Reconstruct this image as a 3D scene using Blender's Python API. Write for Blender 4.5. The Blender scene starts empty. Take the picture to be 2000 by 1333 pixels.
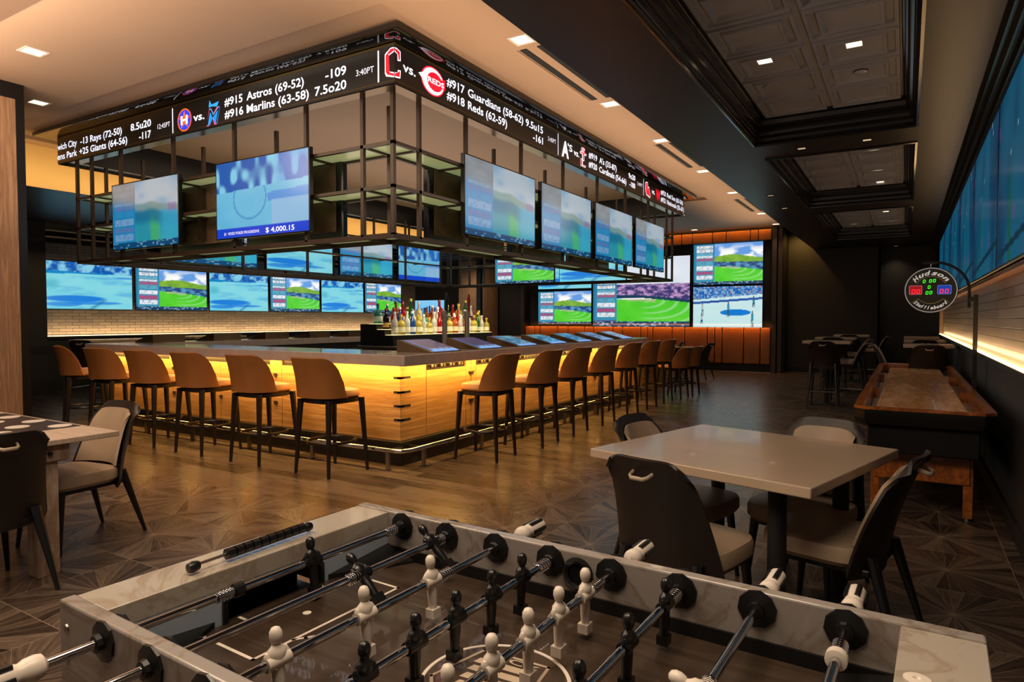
import bpy, math, random
from math import sin, cos, pi, radians as rad
from mathutils import Vector, Matrix, Euler
random.seed(7)
S = bpy.context.scene
COL = S.collection

# ------------------------------------------------------------------ camera, world, large lights, exposure
cam_d = bpy.data.cameras.new('camera'); cam = bpy.data.objects.new('camera', cam_d); COL.objects.link(cam)
cam.location = (0, 0, 1.40)
cam.rotation_euler = (rad(90 - 1.947), 0, rad(31.03))
cam_d.sensor_width = 36; cam_d.lens = 23.03; cam_d.clip_start = .05; cam_d.clip_end = 80
S.camera = cam
S.view_settings.view_transform = 'Standard'; S.view_settings.look = 'None'
S.view_settings.gamma = 1; S.view_settings.exposure = 0.0; S.view_settings.use_curve_mapping = False
try:
    S.cycles.max_bounces = 6; S.cycles.diffuse_bounces = 3; S.cycles.glossy_bounces = 4; S.cycles.transmission_bounces = 6
    S.cycles.transparent_max_bounces = 6; S.cycles.sample_clamp_indirect = 4; S.cycles.caustics_reflective = False
    S.cycles.caustics_refractive = False; S.cycles.use_denoising = True; S.cycles.use_light_tree = True
except Exception: pass
W = bpy.data.worlds.new('world'); S.world = W; W.use_nodes = True
W.node_tree.nodes['Background'].inputs[0].default_value = (.60, .45, .36, 1)
W.node_tree.nodes['Background'].inputs[1].default_value = .42

def lamp(name, kind, loc, energy, color, rot=(0, 0, 0), size=None, size_y=None, spot=None, blend=.6, spread=None, parent=None):
    d = bpy.data.lights.new(name, kind); d.energy = energy; d.color = color
    if kind == 'AREA':
        d.size = size
        if size_y: d.shape = 'RECTANGLE'; d.size_y = size_y
        if spread: d.spread = spread
    elif kind == 'SPOT':
        d.spot_size = spot; d.spot_blend = blend; d.shadow_soft_size = size or .05
    else: d.shadow_soft_size = size or .05
    o = bpy.data.objects.new(name, d); COL.objects.link(o); o.location = loc; o.rotation_euler = rot
    if parent: o.parent = parent
    return o
WARM = (1, .60, .27); WARMW = (1, .79, .58); AMBER = (1, .56, .13)
# under-counter LED strips of the bar: they wash the wood panels and spill on the floor
lamp('bar_strip_front', 'AREA', (-6.66, 4.655, .955), 62, AMBER, (rad(14), 0, 0), 5.3, .03)
lamp('bar_strip_side', 'AREA', (-3.97, 7.9, .955), 68, AMBER, (0, rad(14), 0), .03, 6.3)
# LED ledges below the brick walls, shining up the brick; ceiling and rack fills added
lamp('ledge_strip_left', 'AREA', (-13.98, 11.6, 1.11), 30, WARM, (rad(180), rad(-20), 0), .03, 11)
lamp('ceiling_strip_fill', 'AREA', (-3.0, 9.5, 2.0), 70, (1, .70, .45), (rad(180), 0, 0), .4, 15, spread=rad(75))  # added uplight without fixture, brightens the cream ceiling strip
lamp('rack_fill_front', 'AREA', (-6.2, 2.3, 3.5), 55, WARMW, (rad(62), 0, 0), 5, .6)  # added fill without fixture, brightens posts and television backs at the front
lamp('rack_fill_side', 'AREA', (-2.3, 7.5, 3.1), 30, WARMW, (0, rad(72), 0), .6, 7)  # added fill without fixture for the right side of the rack
lamp('ledge_strip_right', 'AREA', (.56, 10.2, 1.11), 26, WARM, (rad(180), rad(20), 0), .03, 12.5)
# strips above and below the leather wall
lamp('leather_strip_low', 'AREA', (-6.6, 17.80, 1.24), 22, (1, .36, .06), (rad(24), 0, 0), 7.2, .03)
lamp('leather_strip_high', 'AREA', (-6.6, 17.80, 3.75), 18, (1, .42, .08), (rad(28), 0, 0), 7.2, .03)
# wall-wash cove on the left fascia; added unseen fill uplights; general ceiling light
lamp('fascia_strip', 'AREA', (-9.75, 9.0, 3.30), 60, (1, .66, .25), (0, rad(98), 0), .05, 15)
lamp('fill_uplight_centre', 'AREA', (-6.0, 1.0, 2.2), 205, (1, .75, .57), (rad(180), 0, 0), 7, 3.0)  # unseen uplight added in mid-air to fill the cream ceiling
lamp('fill_uplight_canopy', 'AREA', (-6.6, 8.5, 2.3), 60, (1, .77, .60), (rad(180), 0, 0), 3.6, 6)  # unseen uplight added over the bar to brighten the canopy interior
lamp('canopy_downlights', 'AREA', (-6.6, 8.5, 3.74), 50, (1, .74, .50), (0, 0, 0), 4.4, 6.5)
lamp('house_light_down', 'AREA', (-3.4, .4, 3.6), 130, WARMW, (0, 0, 0), 3, 2.0)
lamp('coffer_light_behind', 'AREA', (-.6, .6, 3.1), 55, WARMW, (0, 0, 0), 1.0, 1.6)

# ------------------------------------------------------------------ material helpers
def lin(h):
    h = h.lstrip('#'); c = [int(h[i:i+2], 16) / 255 for i in (0, 2, 4)]
    return tuple(x / 12.92 if x <= .04045 else ((x + .055) / 1.055) ** 2.4 for x in c) + (1,)
class NT:
    def __init__(s, name):
        s.m = bpy.data.materials.new(name); s.m.use_nodes = True; s.t = s.m.node_tree; s.b = s.t.nodes['Principled BSDF']
    def n(s, k, **kw):
        x = s.t.nodes.new(k)
        for a, v in kw.items(): setattr(x, a, v)
        return x
    def l(s, a, b): s.t.links.new(a, b)
    def val(s, sock, v):
        if hasattr(v, 'links') or isinstance(v, bpy.types.NodeSocket): s.l(v, sock)
        else: sock.default_value = v
    def math(s, op, a, b=None, c=None):
        x = s.n('ShaderNodeMath', operation=op); s.val(x.inputs[0], a)
        if b is not None: s.val(x.inputs[1], b)
        if c is not None: s.val(x.inputs[2], c)
        return x.outputs[0]
    def mix(s, f, a, b, mode='MIX'):
        x = s.n('ShaderNodeMix', data_type='RGBA', blend_type=mode); s.val(x.inputs[0], f); s.val(x.inputs[6], a); s.val(x.inputs[7], b)
        return x.outputs[2]
    def ramp(s, f, stops):
        x = s.n('ShaderNodeValToRGB'); e = x.color_ramp.elements
        while len(e) < len(stops): e.new(.5)
        for i, (p, c) in enumerate(stops): e[i].position = p; e[i].color = c if len(c) == 4 else tuple(c) + (1,)
        s.val(x.inputs[0], f); return x.outputs[0]
    def coord(s, scale=(1, 1, 1), rot=(0, 0, 0), out='Object'):
        t = s.n('ShaderNodeTexCoord'); m = s.n('ShaderNodeMapping'); m.inputs['Scale'].default_value = scale; m.inputs['Rotation'].default_value = rot
        s.l(t.outputs[out], m.inputs[0]); return m.outputs[0]
    def noise(s, vec, scale=5, detail=3, rough=.5, dist=0, out=0):
        x = s.n('ShaderNodeTexNoise'); s.l(vec, x.inputs['Vector']); x.inputs['Scale'].default_value = scale
        x.inputs['Detail'].default_value = detail; x.inputs['Roughness'].default_value = rough; x.inputs['Distortion'].default_value = dist
        return x.outputs[out]
    def bump(s, h, strength=.2, dist=.01):
        x = s.n('ShaderNodeBump'); x.inputs['Strength'].default_value = strength; x.inputs['Distance'].default_value = dist
        s.l(h, x.inputs['Height']); s.l(x.outputs[0], s.b.inputs['Normal'])
def M(name, col, rough=.5, metal=0, em=None, es=0, spec=.5, coat=0, vary=.12, vscale=6):
    t = NT(name); b = t.b; c = lin(col) if isinstance(col, str) else col
    if vary:
        n = t.noise(t.coord(), vscale, 2)
        d = tuple(x * (1 - vary) for x in c[:3]) + (1,); e = tuple(min(1, x * (1 + vary)) for x in c[:3]) + (1,)
        t.l(t.ramp(n, [(.3, d), (.7, e)]), b.inputs['Base Color'])
    else: b.inputs['Base Color'].default_value = c
    b.inputs['Roughness'].default_value = rough; b.inputs['Metallic'].default_value = metal
    b.inputs['Specular IOR Level'].default_value = spec; b.inputs['Coat Weight'].default_value = coat
    if em: b.inputs['Emission Color'].default_value = lin(em) if isinstance(em, str) else em; b.inputs['Emission Strength'].default_value = es
    return t.m
def M_wood(name, c1, c2, scale=(1, 1, 1), rough=.4, dist=1.2, s=3, knots=True, coat=0):
    t = NT(name); v = t.coord(scale)
    a = t.noise(v, s, 5, .55, dist); b2 = t.noise(v, s * 5, 3, .6, .3)
    f = t.math('ADD', t.math('MULTIPLY', a, .75), t.math('MULTIPLY', b2, .3))
    t.l(t.ramp(f, [(.38, lin(c1)), (.52, lin(c2)), (.66, lin(c1)), (.72, lin(c2))]), t.b.inputs['Base Color'])
    t.b.inputs['Roughness'].default_value = rough; t.b.inputs['Coat Weight'].default_value = coat
    return t.m
def M_marble(name, c, vein, rough=.22, scale=2.2):
    t = NT(name); v = t.coord((1, 1.6, 1.3), (0, 0, .5))
    a = t.noise(v, scale, 6, .6, 1.4)
    d = t.math('ABSOLUTE', t.math('SUBTRACT', a, .5))
    big = t.noise(v, scale * .8, 2)
    base = t.mix(big, lin(c), tuple(x * .82 for x in lin(c)[:3]) + (1,))
    t.l(t.mix(t.ramp(d, [(0, (.55, .55, .55)), (.035, (0, 0, 0))]), base, lin(vein)), t.b.inputs['Base Color'])
    t.b.inputs['Roughness'].default_value = rough; t.b.inputs['Coat Weight'].default_value = .3
    return t.m
def M_brick(name, c1, c2, mortar, bw, bh, axes, rough=.25, off=.5, ms=.004):
    """axes: which object axes run along and up the wall"""
    t = NT(name); tc = t.n('ShaderNodeTexCoord'); sp = t.n('ShaderNodeSeparateXYZ'); cb = t.n('ShaderNodeCombineXYZ')
    t.l(tc.outputs['Object'], sp.inputs[0]); t.l(sp.outputs[axes[0]], cb.inputs[0]); t.l(sp.outputs[axes[1]], cb.inputs[1])
    b = t.n('ShaderNodeTexBrick', offset=off); t.l(cb.outputs[0], b.inputs['Vector'])
    for k, v in (('Color1', lin(c1)), ('Color2', lin(c2)), ('Mortar', lin(mortar))): b.inputs[k].default_value = v
    b.inputs['Scale'].default_value = 1; b.inputs['Brick Width'].default_value = bw; b.inputs['Row Height'].default_value = bh
    b.inputs['Mortar Size'].default_value = ms; b.inputs['Mortar Smooth'].default_value = .1
    t.l(b.outputs['Color'], t.b.inputs['Base Color']); t.b.inputs['Roughness'].default_value = rough
    t.bump(t.math('SUBTRACT', 1, b.outputs['Fac']), .5, .004)
    return t.m
def M_floor():
    t = NT('floor_parquet'); tc = t.n('ShaderNodeTexCoord'); sp = t.n('ShaderNodeSeparateXYZ'); t.l(tc.outputs['Object'], sp.inputs[0])
    x, y = sp.outputs[0], sp.outputs[1]; m = t.math
    gx = m('DIVIDE', m('SUBTRACT', x, .216), .625); gy = m('DIVIDE', m('SUBTRACT', y, 4.34), .645)
    cxn = m('ROUND', gx); cyn = m('ROUND', gy)
    u = m('MULTIPLY', m('SUBTRACT', gx, cxn), .625); v = m('MULTIPLY', m('SUBTRACT', gy, cyn), .645)
    ang = m('ARCTAN2', v, u); r = m('SQRT', m('ADD', m('MULTIPLY', u, u), m('MULTIPLY', v, v)))
    wf = m('MULTIPLY', m('ADD', ang, pi), 32 / (2 * pi)); w = m('FLOOR', wf)
    def rnd(a, b, c):
        cb = t.n('ShaderNodeCombineXYZ'); t.val(cb.inputs[0], a); t.val(cb.inputs[1], b); t.val(cb.inputs[2], c)
        wn = t.n('ShaderNodeTexWhiteNoise', noise_dimensions='3D'); t.l(cb.outputs[0], wn.inputs['Vector']); return wn.outputs['Value']
    tone1 = rnd(cxn, cyn, w)
    cb = t.n('ShaderNodeCombineXYZ'); t.val(cb.inputs[0], m('MULTIPLY', ang, 9)); t.val(cb.inputs[1], m('MULTIPLY', r, 3.5)); t.val(cb.inputs[2], m('ADD', m('MULTIPLY', cxn, 3.1), m('MULTIPLY', cyn, 7.7)))
    grain1 = t.noise(cb.outputs[0], 2.2, 4, .6)
    fw = m('FRACT', wf); d1 = m('MULTIPLY', m('MINIMUM', fw, m('SUBTRACT', 1, fw)), m('MULTIPLY', r, 2 * pi / 32))
    eu = m('SUBTRACT', .3125, m('ABSOLUTE', u)); ev = m('SUBTRACT', .3225, m('ABSOLUTE', v))
    d2 = m('MINIMUM', eu, ev)
    line1 = m('MAXIMUM', m('LESS_THAN', d1, .0010), m('LESS_THAN', d2, .0022))
    # plank zone around the bar
    px_ = m('DIVIDE', y, .15); row = m('FLOOR', px_); col = m('FLOOR', m('ADD', m('DIVIDE', x, 1.2), m('MULTIPLY', row, .37)))
    tone2 = rnd(row, col, 3.3)
    cb2 = t.n('ShaderNodeCombineXYZ'); t.val(cb2.inputs[0], m('MULTIPLY', x, 1.4)); t.val(cb2.inputs[1], m('MULTIPLY', y, 22)); t.val(cb2.inputs[2], row)
    grain2 = t.noise(cb2.outputs[0], 1.3, 4, .6)
    fr = m('FRACT', px_); line2 = m('LESS_THAN', m('MINIMUM', fr, m('SUBTRACT', 1, fr)), .012)
    zone = m('MULTIPLY', m('MULTIPLY', m('LESS_THAN', x, -2.75), m('GREATER_THAN', y, 3.45)), m('LESS_THAN', y, 13.5))
    def mixf(a, b):
        k = t.n('ShaderNodeMix', data_type='FLOAT'); t.l(zone, k.inputs[0]); t.val(k.inputs[2], a); t.val(k.inputs[3], b); return k.outputs[0]
    tone = mixf(tone1, tone2); grain = mixf(grain1, grain2); line = mixf(line1, m('MULTIPLY', line2, .4))
    f = m('ADD', m('MULTIPLY', tone, .38), m('MULTIPLY', grain, .60))
    c = t.ramp(f, [(.24, lin('#2a211c')), (.5, lin('#4c3e34')), (.78, lin('#736455'))])
    c = t.mix(line, c, lin('#8a7868'))
    t.l(c, t.b.inputs['Base Color'])
    t.l(t.ramp(grain, [(.3, (.25, .25, .25)), (.8, (.36, .36, .36))]), t.b.inputs['Roughness'])
    t.bump(grain, .10, .004)
    return t.m
def M_screen(name, es):
    t = NT(name); a = t.n('ShaderNodeAttribute', attribute_name='Col')
    t.b.inputs['Base Color'].default_value = (.01, .01, .012, 1); t.b.inputs['Roughness'].default_value = .18
    t.l(a.outputs['Color'], t.b.inputs['Emission Color']); t.b.inputs['Emission Strength'].default_value = es
    return t.m
def M_leather(name, col, rough=.38, s=90):
    t = NT(name); n = t.noise(t.coord(), s, 2); b = t.noise(t.coord(), 3, 2); c = lin(col)
    t.l(t.ramp(b, [(.3, tuple(x * .85 for x in c[:3])), (.7, tuple(min(1, x * 1.12) for x in c[:3]))]), t.b.inputs['Base Color'])
    t.b.inputs['Roughness'].default_value = rough; t.bump(n, .12, .002); return t.m

mt = {
 'black': M('black_lacquer', '#0d0c0c', .35, vary=.1), 'blackm': M('black_matte', '#0b0b0c', .7), 'dark': M('dark_paint', '#181413', .6, vary=.08, vscale=2),
 'darkwall': M('dark_wall_paint', '#1d1815', .55, vary=.1, vscale=1.5), 'darkceil': M('dark_ceiling_paint', '#201816', .36, vary=.06, vscale=1.2),
 'mould': M('dark_moulding_gloss', '#050506', .2, spec=.6), 'beige': M('beige_ceiling_paint', '#a88c74', .6, vary=.03, vscale=1),
 'fascia': M('cream_fascia_paint', '#cfae7c', .6, vary=.04, vscale=1), 'tin': M('grey_tin_tile', '#a3a5ad', .30, vary=.06), 'gloss': M('black_mirror_gloss', '#08080a', .06, spec=1, vary=0),
 'bronze': M('bronze_metal', '#42342a', .40, .35), 'bronzel': M('satin_bronze_light', '#8a7358', .22, .9, vary=.05), 'frost': M('green_frosted_glass', '#d2d8b0', .3, em='#b2bc86', es=.30, vary=.08, vscale=2),  # frosted glass: emission added in place of light caught from below
 'tvframe': M('television_bezel_black', '#08080a', .3), 'tvback': M('television_back_brown_black', '#5b4433', .55, vary=.25, vscale=9),
 'espresso': M('espresso_stained_wood', '#1c110b', .35, vary=.2), 'tan': M_leather('tan_leather', '#8f5a2c'), 'tanseat': M_leather('light_tan_leather', '#b67f4a', .42),
 'brownshell': M_leather('dark_brown_leatherette', '#231a16', .42), 'cream': M_leather('taupe_cream_leather', '#a38d76', .45), 'creamtrim': M('cream_painted_trim', '#b3a18c', .4),
 'legblack': M('black_painted_wood', '#0e0f12', .4), 'quartz': M('taupe_quartz_counter', '#a3968f', .16, vary=.07, vscale=9, coat=.4), 'whitequartz': M('cream_quartz_tabletop', '#b8a28b', .22, vary=.03, vscale=5, coat=.15),
 'chrome': M('polished_chrome', '#c8c8cc', .09, 1, vary=0), 'tapmetal': M('bright_tap_metal', '#cfc8bf', .22, .6, vary=0), 'steel': M('brushed_steel', '#a39b92', .28, 1, vary=.05), 'whitepl': M('white_moulded_plastic', '#d9cdc0', .38, vary=.04), 'blackpl': M('black_moulded_plastic', '#0d0d0e', .3),
 'panelwood': M_wood('oak_bar_panel', '#cf9f63', '#a87842', (.55, .55, 13), .38, dist=.35, s=1.5), 'colwood': M_wood('walnut_column_veneer', '#b28c6a', '#8a684c', (6, 6, .35), .45, s=2.4),
 'shufwood': M_wood('honey_maple_board', '#dcb088', '#b5834f', (2.2, .45, 1), .22, dist=.8, s=1.3, coat=.15), 'shufrail': M_wood('orange_oak_rail', '#bd6f32', '#86481c', (3, 1, 3), .25, s=2, coat=.5),
 'rustic': M_wood('whitewashed_pine', '#b5a18e', '#8a6e58', (2, 2, .6), .55, s=3), 'rustictop': M_wood('whitewashed_pine_top', '#bba794', '#ad9784', (1, 9, 2), .5, s=1.5),
 'marble': M_marble('cream_marble_laminate', '#978f88', '#66523e'), 'marbletop': M_marble('cream_marble_top', '#b0a698', '#8a7560', .14),
 'fieldwood': M_wood('grey_brown_playfield', '#463a31', '#35291f', (.6, 7, 1), .28, s=1.2, coat=.4), 'leatherwall': M_leather('cognac_leather_wall', '#8f5626', .42),
 'goldtrim': M('dull_gold_trim', '#7d6532', .3, .8), 'led': M('warm_led_strip', '#ffd9a0', .5, em='#ffcf8a', es=5, vary=0), 'ledamber': M('amber_led_strip', '#ffb040', .5, em='#ffb23c', es=5, vary=0), 'ledorange': M('orange_led_strip', '#ff9030', .5, em='#ff8a2a', es=3, vary=0),
 'lamp': M('downlight_glow', '#ffffff', .5, em='#ffe2b4', es=3.5, vary=0), 'lampdim': M('dim_downlight_glow', '#ffffff', .5, em='#ffd9a4', es=.5, vary=0), 'white': M('white_paint', '#cfc8be', .5, vary=.04),
 'granite': M('black_speckled_granite', '#15110f', .3, vary=.9, vscale=60), 'text': M('led_lettering', '#ffffff', .5, em='#dfe8ff', es=1.15, vary=0), 'textdim': M('dim_led_lettering', '#ffffff', .5, em='#b4c0e0', es=1, vary=0),
 'ledface': M('led_display_black', '#050507', .35, vary=0), 'cyanrefl': M('grey_blue_end_wall', '#97a3b0', .3, vary=.1), 'floor': M_floor(),
 'slab': M_brick('slim_white_brick', '#756c66', '#877d74', '#120f0d', .92, .078, (1, 2), .3, .5, .0035), 'brick': M_brick('white_glazed_brick', '#8f8a88', '#a59d96', '#17130f', .245, .0605, (1, 2), .25, .5, .0028),
}
def em(name, col, s=1.2):
    if name not in mt: mt[name] = M(name, col, .5, em=col, es=s, vary=0)
    return mt[name]

# ------------------------------------------------------------------ mesh builder
class MB:
    def __init__(s): s.v = []; s.f = []; s.T = Matrix.Identity(4)
    def at(s, loc=(0, 0, 0), rot=(0, 0, 0)): s.T = Matrix.Translation(loc) @ Euler(rot).to_matrix().to_4x4(); return s
    def _add(s, vs, fs):
        o = len(s.v); s.v += [tuple(s.T @ Vector(p)) for p in vs]; s.f += [tuple(i + o for i in f) for f in fs]; return s
    def box(s, x0, x1, y0, y1, z0, z1):
        if x0 > x1: x0, x1 = x1, x0
        if y0 > y1: y0, y1 = y1, y0
        if z0 > z1: z0, z1 = z1, z0
        return s._add([(x0, y0, z0), (x1, y0, z0), (x1, y1, z0), (x0, y1, z0), (x0, y0, z1), (x1, y0, z1), (x1, y1, z1), (x0, y1, z1)],
                      [(0, 3, 2, 1), (4, 5, 6, 7), (0, 1, 5, 4), (1, 2, 6, 5), (2, 3, 7, 6), (3, 0, 4, 7)])
    def ring(s, c, r, ax, n, ph=0, sx=1, sy=1):
        z = Vector(ax).normalized(); x = z.orthogonal().normalized() if abs(z.z) < .999 else Vector((1, 0, 0)); y = z.cross(x)
        return [tuple(Vector(c) + x * (r * sx * cos(2 * pi * i / n + ph)) + y * (r * sy * sin(2 * pi * i / n + ph))) for i in range(n)]
    def loft(s, rings, c0=True, c1=True, closed=False):
        n = len(rings[0]); vs = [p for r in rings for p in r]; fs = []
        m = len(rings)
        for k in range(m if closed else m - 1):
            a = k * n; b = ((k + 1) % m) * n
            for i in range(n): fs.append((a + i, a + (i + 1) % n, b + (i + 1) % n, b + i))
        if not closed:
            if c0: fs.append(tuple(range(n - 1, -1, -1)))
            if c1: fs.append(tuple(range((m - 1) * n, m * n)))
        return s._add(vs, fs)
    def cyl(s, p0, p1, r0, r1=None, n=12, ph=0):
        r1 = r0 if r1 is None else r1; ax = Vector(p1) - Vector(p0)
        return s.loft([s.ring(p0, r0, ax, n, ph), s.ring(p1, r1, ax, n, ph)])
    def tube(s, pts, r, n=8, closed=False, flat=1):
        P = [Vector(p) for p in pts]; m = len(P); R = []; up = None
        for i in range(m):
            a = P[i - 1] if (i or closed) else P[i]; b = P[(i + 1) % m] if (i < m - 1 or closed) else P[i]
            t = (b - a).normalized()
            if up is None: up = Vector((0, 0, 1)) if abs(t.z) < .9 else Vector((1, 0, 0))
            x = up.cross(t).normalized(); y = t.cross(x)
            rr = r[i] if isinstance(r, (list, tuple)) else r
            R.append([tuple(P[i] + x * (rr * cos(2 * pi * k / n)) + y * (rr * flat * sin(2 * pi * k / n))) for k in range(n)])
        return s.loft(R, closed=closed)
    def lathe(s, prof, c=(0, 0, 0), n=16, ax=(0, 0, 1)):
        return s.loft([s.ring(Vector(c) + Vector(ax).normalized() * z, max(r, 1e-4), ax, n) for r, z in prof])
    def prism(s, poly, z0, z1, plane='XY'):
        def q(a, b, c): return {'XY': (a, b, c), 'XZ': (a, c, b), 'YZ': (c, a, b)}[plane]
        n = len(poly); fs = [tuple(range(n - 1, -1, -1)), tuple(range(n, 2 * n))] + [(i, (i + 1) % n, n + (i + 1) % n, n + i) for i in range(n)]
        return s._add([q(a, b, z0) for a, b in poly] + [q(a, b, z1) for a, b in poly], fs)
    def sheet(s, F, nu, nv, thick=None):
        """surface F(u,v)->(pos) u,v in 0..1, closed into a shell of the given thickness"""
        P = [[Vector(F(i / nu, j / nv)) for i in range(nu + 1)] for j in range(nv + 1)]
        W1 = nu + 1
        def nor(i, j):
            a = P[j][min(i + 1, nu)] - P[j][max(i - 1, 0)]; b = P[min(j + 1, nv)][i] - P[max(j - 1, 0)][i]
            c = a.cross(b); return c.normalized() if c.length > 1e-9 else Vector((0, 0, 1))
        vs = [tuple(P[j][i]) for j in range(nv + 1) for i in range(W1)]
        fs = [(j * W1 + i, j * W1 + i + 1, (j + 1) * W1 + i + 1, (j + 1) * W1 + i) for j in range(nv) for i in range(nu)]
        if thick:
            o = len(vs); vs += [tuple(P[j][i] - nor(i, j) * thick) for j in range(nv + 1) for i in range(W1)]
            fs += [tuple(o + k for k in reversed(f)) for f in fs[:]]
            B = [(0, i) for i in range(nu)] + [(j, nu) for j in range(nv)] + [(nv, i) for i in range(nu, 0, -1)] + [(j, 0) for j in range(nv, 0, -1)]
            B = [j * W1 + i for j, i in B]
            for k in range(len(B)): a, b = B[k], B[(k + 1) % len(B)]; fs.append((a, o + a, o + b, b))
        return s._add(vs, fs)
    def merge(s, vs, fs): return s._add(vs, fs)
def build(name, mb, m, parent=None, bevel=0, seg=2, ang=38, sub=0, kind=None, rot=None):
    me = bpy.data.meshes.new(name); me.from_pydata(mb.v, [], mb.f); me.validate(); me.update()
    me.materials.append(mt[m] if isinstance(m, str) else m)
    me.shade_smooth()
    try: me.set_sharp_from_angle(angle=rad(ang))
    except Exception: pass
    o = bpy.data.objects.new(name, me); COL.objects.link(o)
    if parent: o.parent = parent
    if bevel:
        b = o.modifiers.new('bevel', 'BEVEL'); b.width = bevel; b.segments = seg; b.limit_method = 'ANGLE'; b.angle_limit = rad(40); b.harden_normals = False
    if sub: q = o.modifiers.new('sub', 'SUBSURF'); q.levels = sub; q.render_levels = sub
    if kind: o['kind'] = kind
    return o
def struct(name, mb, m, bevel=0, parent=None):
    o = build(name, mb, m, parent, bevel)
    if not parent: o['kind'] = 'structure'
    return o
def tag(o, label, cat, group=None, kind=None):
    o['label'] = label; o['category'] = cat
    if group: o['group'] = group
    if kind: o['kind'] = kind
    return o
def thing(name, label, cat, loc=(0, 0, 0), rz=0, group=None):
    o = bpy.data.objects.new(name, None); COL.objects.link(o); o.location = loc; o.rotation_euler = (0, 0, rz); o.empty_display_size = .1
    return tag(o, label, cat, group)
KIDS = {}
def kids(o): return [c for c in bpy.data.objects if c.parent == o]
def dup(root, loc, rz=0, label=None, group=None, scale=None):
    r = root.copy(); COL.objects.link(r); r.location = loc; r.rotation_euler = (0, 0, rz)
    if scale: r.scale = scale
    if label: r['label'] = label
    if group: r['group'] = group
    if root.name not in KIDS: KIDS[root.name] = [(c, kids(c)) for c in kids(root)]
    for ch, gs in KIDS[root.name]:
        c = ch.copy(); COL.objects.link(c); c.parent = r
        for g in gs:
            d = g.copy(); COL.objects.link(d); d.parent = c
    return r
ORD = ['first', 'second', 'third', 'fourth', 'fifth', 'sixth', 'seventh', 'eighth', 'ninth', 'tenth', 'eleventh', 'twelfth', 'thirteenth', 'fourteenth', 'fifteenth', 'sixteenth', 'seventeenth', 'eighteenth', 'nineteenth', 'twentieth']
def text_mb(mb, s, x0, x1, zb, cap, T, bold=.012, depth=0, shear=0):
    """lettering as flat mesh on a plane: T maps (along, up) to world; fits between x0 and x1 when both given"""
    cu = bpy.data.curves.new('t', 'FONT'); cu.body = s; cu.size = 1; cu.offset = bold; cu.resolution_u = 3; cu.shear = shear
    ob = bpy.data.objects.new('t', cu); me = bpy.data.meshes.new_from_object(ob)
    vs = [v.co.copy() for v in me.vertices]; fs = [tuple(p.vertices) for p in me.polygons]
    bpy.data.objects.remove(ob); bpy.data.curves.remove(cu); bpy.data.meshes.remove(me)
    if not vs: return
    a = min(v.x for v in vs); b = max(v.x for v in vs); k = cap / .73
    kx = (x1 - x0) / (b - a) if x1 is not None else k
    mb.merge([T(x0 + (v.x - a) * kx, zb + v.y * k) for v in vs], fs)
# ------------------------------------------------------------------ the room
struct('floor', MB().box(-17, 2.0, -4, 20, -.05, 0), 'floor')
CZ = 3.77
mb = MB()
for b in ((-10.22, -9.95, -4, 18.7), (-3.42, -2.05, -4, 18.7), (-9.95, -3.42, -4, 3.78), (-9.95, -3.42, 13.25, 18.7)): mb.box(b[0], b[1], b[2], b[3], CZ, CZ + .10)
struct('ceiling', mb, 'beige')
struct('ceiling', MB().box(-9.95, -3.42, 3.78, 13.25, CZ + .05, CZ + .12), 'beige')
# dark dropped ceiling on the right with three coffers
CO = [(3.48, 7.19), (7.87, 11.58), (12.27, 16.55)]
mb = MB(); mb.box(-2.05, -1.375, -4, 19.2, 3.2, 3.25); mb.box(.045, .46, -4, 19.2, 3.2, 3.25)
ys = [-4] + [y for c in CO for y in c] + [19.2]
for k in range(0, len(ys), 2): mb.box(-1.375, .045, ys[k], ys[k + 1], 3.2, 3.25)
mb.box(-2.09, -2.05, -4, 19.2, 3.2, CZ)
struct('ceiling', mb, 'darkceil')
PROF = [(-.022, 3.20), (-.022, 3.186), (-.002, 3.180), (.0, 3.20), (.012, 3.205), (.012, 3.222), (.022, 3.226), (.026, 3.255), (.034, 3.258), (.034, 3.275), (.05, 3.285), (.058, 3.325), (.058, 3.345), (.068, 3.35), (.070, 3.37), (.080, 3.376), (.090, 3.415), (.098, 3.42), (.098, 3.47)]
def rect(x0, x1, y0, y1, i, z): return [(x0 + i, y0 + i, z), (x1 - i, y0 + i, z), (x1 - i, y1 - i, z), (x0 + i, y1 - i, z)]
def coffer(x0, x1, y0, y1, n, rows, tinmat='tin', oval=None):
    mb = MB(); mb.loft([rect(x0, x1, y0, y1, i, z) for i, z in PROF], False, False); struct('trim_%d' % n, mb, 'mould')
    mb = MB(); a, b, c, d = x0 + .095, x1 - .095, y0 + .095, y1 - .095; w = (b - a) / 2; h = (d - c) / rows
    for i in range(2):
        for j in range(rows):
            X0, X1, Y0, Y1 = a + i * w, a + (i + 1) * w, c + j * h, c + (j + 1) * h
            R = [rect(X0, X1, Y0, Y1, q, z) for q, z in ((0, 3.46), (.02, 3.46), (.028, 3.428), (.05, 3.428), (.062, 3.46), (.10, 3.46), (.110, 3.426), (.128, 3.426), (.142, 3.45))]
            mb.loft([[p for p in reversed(r)] for r in R], False, True)
            if (i, j) == oval: mb.lathe([(.001, -.012), (.15, -.012), (.16, 0)], ((X0 + X1) / 2, (Y0 + Y1) / 2, 3.45), 24)
    struct('ceiling', mb, tinmat)
coffer(-1.375, .045, *CO[0], 1, 6, oval=(0, 4)); coffer(-1.375, .045, *CO[1], 2, 6, oval=(0, 4)); coffer(-1.375, .045, *CO[2], 3, 7)
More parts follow.
